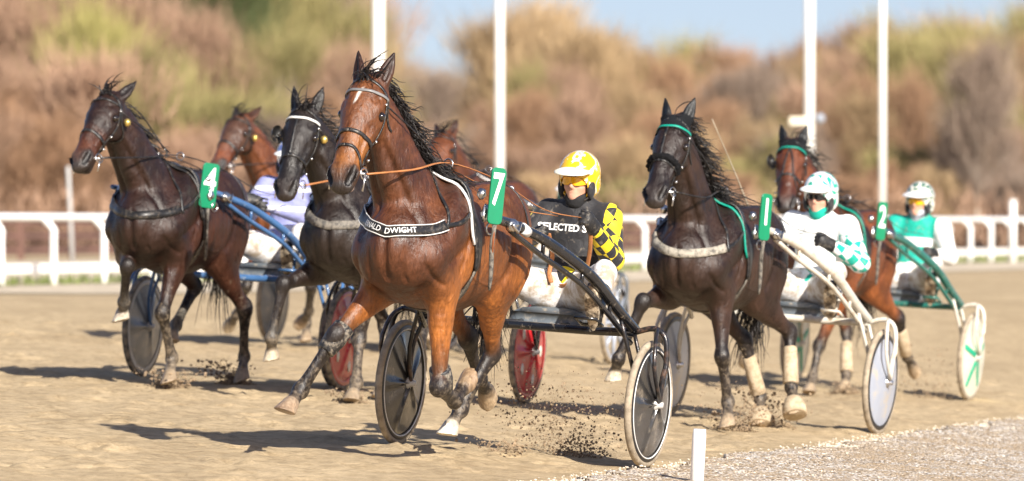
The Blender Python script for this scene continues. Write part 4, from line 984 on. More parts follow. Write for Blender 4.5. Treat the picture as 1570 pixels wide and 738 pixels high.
    for s in (-1,1):
        mb = MB(); e = np.array(rp)*np.array([1,1 if s>0 else .35,1]); st = hd(.50,s*.108,-.104); te = np.array([-.04,s*.09,1.55])
        mb.tube([st,lerp(st,te,.45)+np.array([0,s*.05,-.035 if cfg.get('sag') else .0]),te,lerp(te,e,.35)+np.array([0,0,.015]),lerp(te,e,.7)+np.array([0,0,-.04]),e],[.011,.011,.008,.006,.006,.006],6,res=5,flat=.5)
        mb.build('rein', M[cfg.get('rein','leather')], o)
    mb = MB(); st = hd(-.01,0,.02); mb.tube([st,lerp(st,(.0,0,1.56),.45)+back*.10,(.02,.0,1.585)],.0045,6,res=6)
    mb.tube([hd(.09,.115,-.08),lerp(hd(.09,.115,-.08),(.02,.03,1.57),.5)+np.array([0,.05,-.02]),(.02,.03,1.57)],.0045,6,res=6); mb.build('check_rein', lm, o)
    # leg boots
    for nm, kind, mk in cfg.get('boots',()):
        J = [np.array(j,float) for j in cfg['legs'][nm]]; root, mid, fet, cor, toe = J; mb = MB()
        def sleeve(a,b,r0,r1,bul=.006):
            P = [lerp(a,b,t) for t in (0,.03,.5,.97,1)]; mb.tube(P,[r0*.86,r0,(r0+r1)/2+bul,r1,r1*.86],18)
        if kind=='knee': sleeve(lerp(mid,root,.20),lerp(mid,fet,.30),.058,.050,.007)
        if kind=='shin': sleeve(lerp(mid,fet,.26),lerp(mid,fet,.94),.046,.053,.0)
        if kind=='bell': sleeve(lerp(fet,cor,.75),lerp(cor,toe,.95),.052,.082,.012)
        if kind=='fetlock': sleeve(lerp(mid,fet,.80),lerp(fet,cor,.55),.052,.052,.008)
        mb.build({'knee':'knee_boot','shin':'shin_boot','bell':'bell_boot','fetlock':'fetlock_boot'}[kind], M[mk], o)
    return o, bvh, hd

# ------------------------------------------------------------------ sulky
def build_sulky(cfg, mw):
    root = empty('racing_sulky'); root.matrix_world = mw; tag(root, cfg['label'], 'sulky', 'two-wheeled racing sulkies')
    Wd = cfg.get('track',1.47)/2; fm = M[cfg['paint']]; fm2 = M[cfg.get('paint2',cfg['paint'])]; hx = .35
    mb = MB(); bx = Wd-.115; zc = .735
    mb.tube([(0,-bx,zc),(-.0,-bx*.5,zc-.01),(0,bx*.5,zc-.01),(0,bx,zc)],.024,12,res=3)
    mb.build('axle_beam', fm, root)
    for s in (-1,1):
        mb = MB()
        mb.tube([(0,s*bx,zc),(0,s*(Wd),zc+.03),(0,s*(Wd+.07),zc-.02),(0,s*(Wd+.085),zc-.16),(.01,s*(Wd+.075),.5),(0,s*(Wd+.06),hx)],.0165,9,res=4)
        mb.tube([(.0,s*(bx+.0),zc),(.01,s*(Wd-.06),zc-.18),(0,s*(Wd-.05),hx)],.012,8,res=3)
        mb.tube([(.16,s*(bx-.03),zc+.08),(.10,s*(Wd-.075),.55),(0,s*(Wd-.06),hx)],.0125,8,res=3)
        mb.tube([(.0,s*(Wd+.02),zc+.03),(.10,s*(Wd+.05),zc-.02),(.16,s*(Wd+.075),.55),(.02,s*(Wd+.07),hx+.02)],.012,8,res=3)
        mb.build('wheel_fork', fm2, root)
        sh = MB()
        sh.tube([(-.02,s*bx,zc+.01),(.22,s*(bx-.03),.86),(.55,s*.54,1.04),(.95,s*.44,1.20),(1.25,s*.375,1.275),(1.45,s*.35,1.305),(1.60,s*.345,1.315)],np.array([.030,.032,.032,.030,.028,.026,.020])*cfg.get('thin',1.),12,res=5)
        sh.build('shaft', fm, root)
        s2 = MB(); s2.tube([(.02,s*(bx-.01),zc-.06),(.30,s*(bx-.05),.83),(.62,s*.515,.99),(1.0,s*.42,1.13),(1.35,s*.365,1.255)],[.016]*5,9,res=4)
        for t,(x,y,z) in enumerate(((.30,bx-.045,.865),(.62,.52,1.02),(1.0,.425,1.17))): s2.tube([(x,s*y,z-.03),(x,s*y,z+.04)],.012,7)
        s2.build('shaft_brace', fm, root)
        if s > 0 or cfg.get('both'):
            cl = MB(); cl.blob((1.36,s*.375,1.285),(.05,.035,.035),3,.15,(10,8)); cl.tube([(1.30,s*.40,1.30),(1.36,s*.41,1.25),(1.42,s*.40,1.29)],.010,7); cl.build('shaft_clamp', M['metal'], root)
        st = MB(); y0 = .47; st.tube([(.36,s*(bx-.09),.90),(.34,s*(y0+.02),.80),(.33,s*y0,.765)],.012,8); st.tube([(.27,s*(y0-.06),.765),(.27,s*(y0+.06),.765),(.38,s*(y0+.06),.80),(.38,s*(y0-.06),.80)],.010,7,closed=True); st.build('stirrup', fm, root)
        w = empty('wheel'); w.parent = root; w.location = (0,s*Wd,hx)
        ty = MB(); n=64
        ty.lathe([(.318,-.016),(.334,-.021),(.347,-.014),(.351,0),(.347,.014),(.334,.021),(.318,.016)],(0,0,0),'y',n); ty.build('tyre', M[cfg['tyre']], w)
        rm = MB(); rm.lathe([(.320,-.018),(.308,-.022),(.290,-.0195)],(0,0,0),'y',n); rm.lathe([(.290,.0195),(.308,.022),(.320,.018)],(0,0,0),'y',n); rm.build('rim', M[cfg['rim']], w)
        if cfg.get('rim_line'):
            for sg in (-1,1): lm_ = MB(); ring(lm_, (0,sg*.0205,0), .299, .0042, (0,1,0), 64); lm_.build('rim_line', M['white_trim'], w)
        wob = (lambda r,a: 0) if cfg.get('flat') else None
        def face(sg):
            return [(.294,sg*.018),(.26,sg*.022),(.18,sg*.030),(.10,sg*.040),(.045,sg*.048),(.0,sg*.05)]
        d = MB()
        if cfg.get('spokes'):
            for k in range(cfg['spokes']):
                a = 2*math.pi*k/cfg['spokes']
                d.tube([(.03*math.cos(a),0,.03*math.sin(a)),(.30*math.cos(a),0,.30*math.sin(a))],[.022,.014],8)
        else:
            nlob = cfg.get('lobes',5)
            for sg in (-1,1): d.lathe(face(sg),(0,0,0),'y',80, (lambda r,a,sg=sg: sg*(.016*max(0,math.cos(nlob*a))**6*min(1,max(0,(.29-r)/.1))-.004)) if nlob else None)
        d.build('wheel_disc', M[cfg['disc']], w)
        hb = MB(); hb.lathe([(0,-.085),(.016,-.085),(.020,-.06),(.034,-.052),(.036,.052),(.020,.06),(.016,.085),(0,.085)],(0,0,0),'y',18); hb.build('hub', M['rim_white'] if cfg.get('hubw',1) else M['metal'], w)
        if cfg.get('stripes'):
            sp = MB()
            for k in range(5):
                a = 2*math.pi*k/5+.3
                for sg in (-1,1):
                    e1 = np.array([math.cos(a),0,math.sin(a)]); e2 = np.array([-math.sin(a),0,math.cos(a)])
                    q = [e1*.05-e2*.020+(0,sg*.0545,0),e1*.05+e2*.020+(0,sg*.0545,0),e1*.285+e2*.020+(0,sg*.0245,0),e1*.285-e2*.020+(0,sg*.0245,0)]
                    i = [e1*.05-e2*.020+(0,sg*.046,0),e1*.05+e2*.020+(0,sg*.046,0),e1*.285+e2*.020+(0,sg*.017,0),e1*.285-e2*.020+(0,sg*.017,0)]
                    sp.add(q+i,[(0,1,2,3),(0,4,5,1),(1,5,6,2),(2,6,7,3),(3,7,4,0)])
            sp.build('stripe', M['green_stripe'], w, False)
        if cfg.get('spots'):
            sp = MB()
            for k in range(5):
                a = 2*math.pi*(k+.5)/5
                for sg in (-1,1): sp.blob((.20*math.cos(a),sg*.025,.20*math.sin(a)),(.026,.008,.04),k,0,(12,8))
            sp.build('spot', M['disc_cream'], w)
    seat = MB(); zs = .80
    V = []; F = []; nx_,ny_ = 9,9
    for i in range(nx_):
        for j in range(ny_):
            x = -.68+.44*i/(nx_-1); y = -.21+.42*j/(ny_-1); e = max(abs(2*i/(nx_-1)-1),abs(2*j/(ny_-1)-1)); V.append((x,y*(1-.12*(1-i/8)),zs+.03-.035*e**4+.05*max(0,1-i/3)**2))
    n0 = len(V); V += [(x,y,z-.055) for x,y,z in V]
    for i in range(nx_-1):
        for j in range(ny_-1): a = i*ny_+j; F += [(a,a+ny_,a+ny_+1,a+1),(n0+a,n0+a+1,n0+a+ny_+1,n0+a+ny_)]
    for i in range(nx_-1):
        for j in (0,ny_-1): a=i*ny_+j; F.append((a,a+ny_,n0+a+ny_,n0+a))
    for j in range(ny_-1):
        for i in (0,nx_-1): a=i*ny_+j; F.append((a,a+1,n0+a+1,n0+a))
    seat.add(V,F); seat.build('seat', M['seat_grey'], root)
    mb = MB(); 
    for s in (-1,1): mb.tube([(0,s*.16,zc),(-.2,s*.14,zc+.0),(-.5,s*.12,zs-.03)],.016,8); mb.tube([(0,s*.3,zc),(-.35,s*.15,zc-.01)],.012,7)
    mb.build('seat_bracket', fm, root)
    if cfg.get('label_patch'):
        pt = MB(); x,y,z = 1.20,.388,1.262; pt.tube([(x-.03,y+.005,z-.011),(x+.03,y-.005,z+.011)],.0300,14); pt.build('white_label', M['letter'], root)
    return root

# ------------------------------------------------------------------ driver
def build_driver(cfg, mw):
    J = dict(pel=(-.48,0,.91),wai=(-.57,0,1.08),che=(-.60,0,1.27),nek=(-.575,0,1.41),hea=(-.53,0,1.545),shL=(-.58,.19,1.355),shR=(-.58,-.19,1.355),elL=(-.42,.32,1.12),elR=(-.40,-.30,1.12),
             haL=(-.14,.20,1.26),haR=(-.12,-.08,1.22),hiL=(-.44,.10,.91),hiR=(-.44,-.10,.91),knL=(-.03,.34,1.05),knR=(-.03,-.32,1.05),ftL=(.30,.46,.86),ftR=(.30,-.46,.86))
    J.update(cfg.get('joints',{})); J = {k:np.array(v,float)+np.array([0,cfg.get('dy',0)*(0 if k[:2]=='ft' else .5 if k[:2]=='kn' else 1),0]) for k,v in J.items()}
    he = J['hea']; yw = R(cfg.get('yaw',0)); pt = R(cfg.get('pitch',-6))
    f_ = np.array([math.cos(yw)*math.cos(pt),math.sin(yw)*math.cos(pt),math.sin(pt)]); l_ = unit(np.cross((0,0,1),f_)); u_ = np.cross(f_,l_); RM = np.array([f_,l_,u_]).T
    hp = lambda a,b,c: he+f_*a+l_*b+u_*c
    skin = (.62,.33,.23)
    # body : one continuous figure
    g = SDF()
    g.sweep([(*J['pel'],.145,.105),(*J['wai'],.130,.10),(*J['che'],.155,.115),(*lerp(J['che'],J['nek'],.75),.10,.075),(*J['nek'],.055,.058),(*hp(-.02,0,-.09),.052,.056)],k=.03,col=skin)
    for s in 'LR':
        g.sweep([(*J['sh'+s],.055,.055),(*lerp(J['sh'+s],J['el'+s],.5),.045,.045),(*J['el'+s],.038,.038)],k=.03,col=skin)
        g.sweep([(*J['el'+s],.038,.038),(*lerp(J['el'+s],J['ha'+s],.35),.036,.036),(*lerp(J['el'+s],J['ha'+s],.93),.026,.026)],k=.02,col=skin)
        g.sweep([(*J['hi'+s],.085,.085),(*lerp(J['hi'+s],J['kn'+s],.5),.07,.07),(*J['kn'+s],.05,.05)],k=.04,col=skin)
        g.sweep([(*J['kn'+s],.05,.05),(*lerp(J['kn'+s],J['ft'+s],.35),.048,.05),(*lerp(J['kn'+s],J['ft'+s],.95),.034,.034)],k=.03,col=skin)
    E = lambda c,r,k=.015,op='+',col=skin: g.ell(hp(*c),r,RM,k=k,op=op,col=col)
    E((-.012,0,.035),(.098,.076,.105),.02); E((.030,0,-.045),(.062,.058,.075),.03); E((.070,0,-.088),(.022,.026,.020),.02)
    E((.072,0,.022),(.022,.055,.014),.015)
    g.sweep([(*hp(.086,0,.012),.009,.010),(*hp(.104,0,-.020),.013,.013),(*hp(.090,0,-.030),.018,.010)],n=l_,k=.012,col=skin)
    for s in (-1,1):
        E((.076,s*.032,.0),(.014,.016,.011),.01,'-'); E((.060,s*.040,-.028),(.022,.018,.020),.02); E((-.01,s*.078,-.01),(.018,.010,.030),.008)
    E((.084,0,-.055),(.012,.024,.0065),.008,col=(.42,.15,.11)); E((.082,0,-.066),(.012,.020,.0065),.008,col=(.42,.15,.11)); E((.096,0,-.0605),(.012,.020,.0022),.004,'-')
    V,F,C = g.mesh(cfg.get('h',.009)); V = relax(V,F,1)
    o = mesh_obj('person', V, F, M['skin']); o.matrix_world = mw; tag(o, cfg['label'], 'person', 'sulky drivers')
    if cfg.get('far') is None:
        for s in (-1,1):
            mb = MB(); mb.blob((0,0,0),(.012,.012,.012),1,0,(10,8)); e = mb.build('eye', M['eye'], o); e.location = hp(.074,s*.032,.002)
    # jacket
    g = SDF(); jc = cfg['jacket']
    g.sweep([(*lerp(J['pel'],J['wai'],.25),.170,.130),(*J['wai'],.152,.122),(*J['che'],.176,.132),(*lerp(J['che'],J['nek'],.7),.14,.10),(*lerp(J['che'],J['nek'],.95),.075,.075)],k=.03)
    for s in 'LR':
        g.sweep([(*J['sh'+s],.085,.085),(*lerp(J['sh'+s],J['el'+s],.5),.072,.072),(*J['el'+s],.064,.064)],k=.05)
        g.sweep([(*J['el'+s],.064,.064),(*lerp(J['el'+s],J['ha'+s],.4),.060,.060),(*lerp(J['el'+s],J['ha'+s],.86),.044,.044)],k=.03)
    V,F,_ = g.mesh(cfg.get('h',.009),colour=False); V = relax(V,F,2)
    ctr = V-np.array([-.58,0,1.2]); V = V+(vnoise(V*np.array([1,1,1.8]),11,cfg['seed'])*.006+vnoise(V,24,2)*.003)[:,None]*unit((1,.3,.3))
    jo = mesh_obj('jacket', V, F, jc, o); jb = BVHTree.FromPolygons(V.tolist(), F.tolist())
    for i, (txt, sz, z0, y0) in enumerate(cfg.get('texts',())):
        tv, tf = text_mesh(txt, sz, .03); Vt = []
        for x,y,z in tv:
            org = Vector((.2, x+y0, z0+y)); hit = jb.ray_cast(org, Vector((-1,0,0)))
            Vt.append((hit[0].x+.004, x+y0, z0+y) if hit[0] else (-.45,x+y0,z0+y))
        mesh_obj('lettering', Vt, tf, M['letter'], jo, False)
    # breeches
    g = SDF(); g.sweep([(*(J['pel']+np.array([-.05,0,-.03])),.17,.12),(*lerp(J['pel'],J['wai'],.45),.162,.122)],k=.03)
    for s in 'LR':
        g.sweep([(*J['hi'+s],.115,.115),(*lerp(J['hi'+s],J['kn'+s],.5),.088,.092),(*J['kn'+s],.062,.066)],k=.05)
        g.sweep([(*J['kn'+s],.062,.066),(*lerp(J['kn'+s],J['ft'+s],.4),.062,.064),(*lerp(J['kn'+s],J['ft'+s],.72),.056,.056)],k=.03)
    V,F,_ = g.mesh(cfg.get('h',.009),colour=False); V = relax(V,F,2); V = V+(vnoise(V,13,cfg['seed']+5)*.006+vnoise(V,28,2)*.003)[:,None]*unit((.3,.3,1))
    mesh_obj('breeches', V, F, cfg.get('breeches',M['white_cloth']), o)
    # boots with their pale soles, gloves with five fingers
    for s in 'LR':
        sg = 1 if s=='L' else -1; an = J['ft'+s]; heel = an+np.array([.0,0,-.07]); toe = an+np.array([.13,sg*.02,.12]); sn = unit(np.cross(toe-heel,(0,1,0))); sn = sn if sn[0]>0 else -sn
        g = SDF(); g.sweep([(*lerp(J['kn'+s],an,.55),.062,.062),(*lerp(J['kn'+s],an,.85),.048,.05),(*an,.045,.05)],k=.03); g.sweep([(*heel,.036,.04),(*lerp(heel,toe,.5),.042,.038),(*toe,.038,.026)],k=.03)
        V,F,_ = g.mesh(.009,colour=False); bo = mesh_obj('boot', relax(V,F,1), F, M['boot'], o)
        mb = MB(); ax = unit(toe-heel); sd = np.cross(ax,sn); Vs = []; 
        for dz_ in (.030,.052):
            for k in range(20):
                a = 2*math.pi*k/20; c_ = lerp(heel,toe,.5)+sn*dz_; Vs.append(c_+ax*(np.linalg.norm(toe-heel)/2+.035)*math.cos(a)+sd*(.040+.006*math.cos(a))*math.sin(a))
        mb.add(Vs,[tuple(range(20,40)),tuple(range(19,-1,-1))]+[(k,(k+1)%20,20+(k+1)%20,20+k) for k in range(20)]); mb.build('sole', M['cream_boot'], bo, False)
        h = J['ha'+s]; ax = unit(h-J['el'+s]); inn = np.array([0,-sg,0.]); inn = unit(inn-ax*inn.dot(ax)); upv = np.cross(ax,inn)*sg; upv = upv if upv[2]>0 else -upv
        g = SDF(); g.sweep([(*(h-ax*.085),.036,.036),(*(h-ax*.03),.032,.036)],k=.02); g.sweep([(*(h-ax*.03),.034,.038),(*(h+ax*.035),.028,.042)],n=inn,k=.015)
        for i,(off,ln) in enumerate(((.033,.9),(.011,1.),(-.011,.95),(-.032,.78))):
            a0 = h+ax*.035+upv*off; a1 = a0+(ax*.030+inn*.008)*ln; a2 = a1+(ax*.004+inn*.026)*ln; a3 = a2+(-ax*.020+inn*.010)*ln
            g.sweep([(*a0,.0105,.0105),(*a1,.0105,.0105),(*a2,.0098,.0098),(*a3,.009,.009)],k=.005,per=2)
        b0 = h-ax*.01+upv*.030+inn*.012; g.sweep([(*b0,.013,.013),(*(b0+ax*.022+inn*.022+upv*.010),.0115,.0115),(*(b0+ax*.045+inn*.030-upv*.004),.010,.010)],k=.008,per=2)
        V,F,_ = g.mesh(.0055,colour=False); V = h+(relax(V,F,1,.3)-h)*1.15; mesh_obj('glove', V, F, M['glove'], o)
    for k_, pts in enumerate(cfg.get('straps',())):
        mb = MB(); mb.tube(pts,[.013]*len(pts),6,res=6,flat=.25); mb.build('hanging_strap', M['tan'], o)
    # neck warmer, helmet, eyewear
    g = SDF(); g.sweep([(*(J['nek']+np.array([0,0,-.03])),.082,.085),(*lerp(J['nek'],hp(0,0,-.1),.6),.072,.076),(*hp(.015,0,-.098 if not cfg.get('mask') else -.07),.066,.074)],n=l_,k=.02)
    V,F,_ = g.mesh(.008,colour=False); V = V+(vnoise(V*np.array([1,1,2.5]),18,4)*.004)[:,None]*unit((1,.2,0)); mesh_obj('neck_warmer' if not cfg.get('mask') else 'face_mask', V, F, cfg['neck'], o)
    g = SDF(); g.ell(hp(-.02,0,.042),(.138,.114,.126),RM,k=.01); g.ell(hp(-.03,0,-.035),(.120,.112,.085),RM,k=.03)
    g.ell(hp(.0,0,.02),(.112,.094,.118),RM,k=.006,op='-'); g.ell(hp(.11,0,-.045),(.135,.083,.082),RM,k=.012,op='-'); g.ell(hp(.0,0,-.15),(.15,.10,.075),RM,k=.01,op='-')
    V,F,_ = g.mesh(.006,colour=False); hm = mesh_obj('helmet', relax(V,F,1), F, cfg['helmet'], o)
    g = SDF(); g.ell(hp(.085,0,.074),(.095,.108,.015),RM,k=.004); g.ell(hp(.0,0,.03),(.118,.104,.12),RM,k=.004,op='-')
    V,F,_ = g.mesh(.0055,colour=False); V = V-np.outer(np.maximum(0,((V-he)@f_-.11)),u_)*.35-np.outer(((V-he)@l_)**2*1.6,u_); mesh_obj('visor', V, F, cfg.get('visor',M['helmet_white'] if 'helmet_white' in M else M['letter']), hm)
    for s in (-1,1): mb = MB(); mb.blob(hp(.020,s*.088,-.035),(.040,.022,.062),1,.03,(12,9)); mb.build('cheek_pad', M['black_cloth'], hm)
    mb = MB()
    for s in (-1,1): mb.tube([hp(.01,s*.100,-.03),hp(.035,s*.080,-.085),hp(.055,s*.03,-.118),hp(.058,0,-.120)],.006,6,res=4)
    mb.build('chin_strap', M['leather'], hm)
    Vl = []; Fl = []; nu, nv = 17, 6
    for i in range(nu):
        a = -1.12+2.24*i/(nu-1)
        for j in range(nv):
            t = j/(nv-1)-.5; nose_cut = .016*math.exp(-(a/.16)**2) if t < 0 else 0
            for q in (0,): Vl.append(hp(.012+.098*math.cos(a)-.010*t*0, .086*math.sin(a), .008+t*cfg.get('lens_h',.050)*(1-.25*(a/1.12)**2)+nose_cut*(-2*t)))
    n0 = len(Vl); Vl += [v-f_*.003 for v in Vl]
    for i in range(nu-1):
        for j in range(nv-1): a = i*nv+j; Fl += [(a,a+nv,a+nv+1,a+1),(n0+a,n0+a+1,n0+a+nv+1,n0+a+nv)]
    mesh_obj('goggles', Vl, Fl, M[cfg['lens']], o)
    return o, jb
# ------------------------------------------------------------------ the field of runners
def coat(trunk, neck=None, top=None, fore=None, thigh=None, face=None, nose=None, muzzle=(.034,.026,.024), points=(.016,.012,.011), hoof=(.40,.30,.20)):
    d = dict(trunk=trunk, neck=neck or trunk, top=top or trunk, fore=fore or trunk, thigh=thigh or trunk, face=face or trunk, nose=nose or face or trunk, muzzle=muzzle, points=points, hoof=hoof); return d
BAY = coat((.160,.052,.013),(.080,.026,.010),(.045,.016,.007),(.29,.098,.020),(.28,.094,.020),(.135,.046,.014),(.29,.108,.024))
def side_from(turn, poll, nose):
    d = R(turn); m0 = np.array([math.cos(d),-math.sin(d),.3]); return tuple(np.cross(m0, unit(np.array(nose)-np.array(poll))))
PALE = (.60,.52,.40)
HORSES = dict(
 h7=dict(turn=(21,.04,36.1,.075), dz=.04, h=.0062, seed=3, name='bright_bay', label='bright bay trotter wearing number 7, nearest and in front', coat=BAY,
    poll=(.62,-.14,1.94), nose=(.968,-.133,1.38), face_turn=0, number='7', plate=(-.01,.39,1.395), dust=.18, gloss=.36, spec=.5, headw=1.09,
    legs=dict(RF=[(.12,-.17,.87),(.37,-.31,.60),(.46,-.45,.30),(.55,-.46,.23),(.64,-.47,.16)], LF=[(.12,.17,.87),(.13,.20,.37),(-.16,.18,.30),(-.27,.18,.36),(-.36,.19,.41)],
              LH=[(-.6,.17,.90),(-.90,.09,.54),(-.72,.0,.23),(-.63,-.01,.14),(-.56,-.01,.07)], RH=[(-.6,-.17,.90),(-.97,-.09,.61),(-1.25,-.11,.38),(-1.37,-.11,.32),(-1.44,-.12,.27)]),
    hoofs=dict(RF=(.46,.34,.24),LH=(.70,.64,.54),LF=(.42,.30,.19)), chin=(.55,.42,.38), star=[(.095,0,.035,.010),(.135,-.006,.030,.007)], brow='gaffer', flash=True, noseband=.325,
    collar_z=1.19, collar_edge=True, text='BERNALD  DWIGHT', text_at=.57, rein='tan', rein_hand=(-1.76,.24,1.30), boots=[('RF','knee','boot_black'),('LF','knee','boot_black')], blow=(-.9,.40,-.38), manelen=.26, locks=800, manesides=(1,1,1,-1)),
 h1=dict(turn=(20.5,1.73,43.5,.075), dz=-.01, h=.008, seed=5, name='dark_brown', label='dark brown trotter wearing number 1 with a fleece noseband', coat=coat((.034,.016,.010),(.025,.012,.008),(.015,.009,.007),(.036,.017,.011),(.036,.017,.011),(.017,.009,.007),(.016,.009,.008)),
    poll=(.62,-.065,1.97), nose=(1.0,-.045,1.48), face_turn=3.5, number='1', plate=(-.01,.39,1.40), plate_yaw=34, dust=.22,
    legs=dict(RF=[(.12,-.17,.87),(.50,-.22,.80),(.54,-.34,.43),(.47,-.38,.34),(.53,-.37,.26)], LF=[(.12,.17,.87),(.20,.24,.49),(.08,.26,.20),(.17,.30,.10),(.23,.32,.02)],
              LH=[(-.6,.17,.87),(-.98,.30,.65),(-.87,.37,.30),(-.80,.42,.21),(-.76,.45,.12)], RH=[(-.6,-.17,.87),(-.90,.02,.57),(-1.0,.12,.21),(-.92,.16,.11),(-.87,.18,.03)]),
    hoofs=dict(RF=PALE), bonnet=True, earcol=(.012,.014,.016), fleece=True, noseband=.33, brow='teal', collar='grey_pad', piping='teal', collar_z=1.15, rein='leather', face_strap=True,
    boots=[('LH','shin','boot_pale'),('LH','bell','boot_pale'),('RH','shin','boot_pale'),('RH','bell','boot_pale')], sag=True, blow=(-.9,.5,-.2), manelen=.27, locks=600, manesides=(1,1,1,-1), tassel='leather_dusty'),
 h2=dict(turn=(19.5,2.94,52.2,.075), dz=-.01, h=.0105, seed=6, name='red_bay', label='bay trotter wearing number 2, farthest to the right of the field', coat=coat((.15,.045,.015),(.10,.03,.012),(.055,.018,.010),(.20,.06,.018),(.22,.068,.02),(.12,.036,.014),(.10,.03,.014)),
    poll=(.62,-.19,1.94), nose=(1.0,-.095,1.46), face_turn=-10.5, number='2', plate=(-.01,.39,1.39), plate_yaw=40,
    legs=dict(RF=[(.12,-.17,.87),(.47,-.30,.77),(.53,-.45,.38),(.44,-.47,.28),(.37,-.48,.22)], LF=[(.12,.17,.87),(.18,.02,.39),(.30,.02,.14),(.40,.04,.07),(.46,.05,.03)],
              RH=[(-.6,-.17,.87),(-.8,-.06,.5),(-.62,.02,.16),(-.53,.04,.09),(-.47,.05,.03)], LH=[(-.6,.17,.87),(-.94,.32,.62),(-1.15,.35,.33),(-1.25,.37,.26),(-1.32,.38,.21)]),
    bonnet=True, earcol=(.012,.014,.016), brow='teal', face_y=True, blinker=(-1,), noseband=.34, piping='teal', boots=[('RH','shin','boot_pale'),('LH','shin','boot_pale'),('RF','bell','boot_pale')], locks=200, tailn=140, tassel='leather_dusty'),
 h4=dict(turn=(19,-1.897,45.1,.05), dz=0., shift=.05, h=.010, seed=8, name='seal_brown', label='seal brown trotter wearing number 4, leftmost of the field', coat=coat((.042,.014,.008),(.022,.009,.006),(.014,.007,.005),(.042,.015,.009),(.05,.017,.009),(.022,.010,.007),(.09,.030,.014)),
    poll=(.62,-.19,1.92), nose=(1.06,-.21,1.48), face_turn=13, number='4', plate=(-.02,.315,1.36), plate_yaw=44, plate_w=.060, plate_tilt=-6, ears=((-.95,.2,.05),(-.92,.35,-.05)),
    legs=dict(RF=[(.12,-.17,.87),(.48,-.04,.80),(.29,-.13,.56),(.2,-.17,.49),(.25,-.16,.42)], LF=[(.12,.17,.87),(.28,.15,.50),(.13,.17,.20),(.22,.2,.10),(.28,.22,.02)],
              RH=[(-.6,-.17,.87),(-1.0,-.14,.66),(-.76,-.17,.40),(-.66,-.15,.33),(-.59,-.13,.27)], LH=[(-.6,.17,.87),(-.90,.27,.52),(-1.06,.22,.20),(-.97,.25,.10),(-.92,.27,.02)]),
    hoofs=dict(RF=(.64,.58,.49)), low=dict(RF=(.07,.065,.06),RH=(.10,.09,.075)), disc=True, noseband=.36, collar_z=1.16, piping='leather', dust=.3, locks=220, tailn=120, tassel='leather_dusty', blow=(-.8,.5,-.3), manelen=.17),
 h5=dict(turn=(19,-.54,44.1,.06), dz=-.01, h=.010, seed=9, name='black_brown', label='black trotter with a beaded browband half hidden by number 7', coat=coat((.020,.011,.008),(.015,.009,.007),(.010,.007,.006),(.024,.013,.010),(.02,.011,.009),(.013,.009,.008),(.012,.009,.008)),
    poll=(.62,-.195,1.88), nose=(.95,-.175,1.355), face_turn=-1,
    legs=dict(RF=[(.12,-.17,.87),(.47,-.31,.75),(.5,-.36,.40),(.42,-.38,.31),(.47,-.36,.24)], LF=[(.12,.17,.87),(.16,.12,.42),(.33,.18,.15),(.43,.2,.08),(.5,.21,.02)],
              LH=[(-.6,.17,.87),(-.94,.17,.56),(-.68,.25,.30),(-.60,.29,.20),(-.57,.31,.11)], RH=[(-.6,-.17,.87),(-.86,-.08,.5),(-.66,0,.17),(-.56,.03,.08),(-.49,.05,.02)]),
    hoofs=dict(RF=(.58,.50,.38)), low=dict(RF=(.05,.045,.04)), brow='white_trim', face_strap=True, blinker=(-1,), disc=True, noseband=.36, collar='leather_dusty', rein='tan', dust=.3, locks=200, tailn=110),
 h6=dict(turn=(19,-1.34,54.7,.05), h=.014, seed=10, name='plain_bay', label='bay trotter in a grey face mask behind the black horse', coat=coat((.15,.048,.018),(.13,.042,.016),(.06,.02,.01),None,None,(.075,.035,.022),(.14,.045,.02)),
    poll=(.62,-.24,1.87), nose=(1.08,-.26,1.45), face_turn=15, ears=((-.92,.22,.1),(-.9,.3,-.1)),
    legs=dict(LF=[(.12,.17,.87),(.27,.33,.53),(.05,.24,.32),(-.04,.17,.26),(-.09,.11,.21)], RF=[(.12,-.17,.87),(.29,-.22,.5),(.15,-.35,.26),(.07,-.42,.2),(.01,-.46,.16)],
              LH=[(-.6,.17,.87),(-.88,.25,.52),(-.7,.28,.19),(-.6,.30,.10),(-.53,.31,.03)], RH=[(-.6,-.17,.87),(-.93,-.1,.56),(-.81,-.1,.2),(-.72,-.06,.1),(-.65,-.04,.03)]),
    hoofs=dict(RF=(.58,.50,.38)), disc=True, locks=60, tailn=60),
 h3=dict(turn=(19,.142,54.6,.07), h=.014, seed=12, name='dull_bay', label='bay trotter almost hidden behind the mane of number 7', coat=coat((.13,.042,.016),(.11,.036,.015),(.05,.018,.01)),
    poll=(.62,-.105,1.80), nose=(1.09,-.055,1.40), face_turn=11,
    legs=dict(LF=[(.12,.17,.87),(.3,.26,.53),(.46,.3,.25),(.55,.32,.17),(.61,.34,.11)], RF=[(.12,-.17,.87),(.40,-.2,.6),(.43,-.2,.27),(.34,-.22,.18),(.40,-.2,.12)],
              LH=[(-.6,.17,.87),(-.9,.21,.52),(-.78,.22,.19),(-.68,.24,.1),(-.62,.26,.03)], RH=[(-.6,-.17,.87),(-.9,-.16,.52),(-1.0,-.18,.19),(-1.1,-.19,.11),(-1.17,-.2,.06)]),
    locks=60, tailn=60),
)
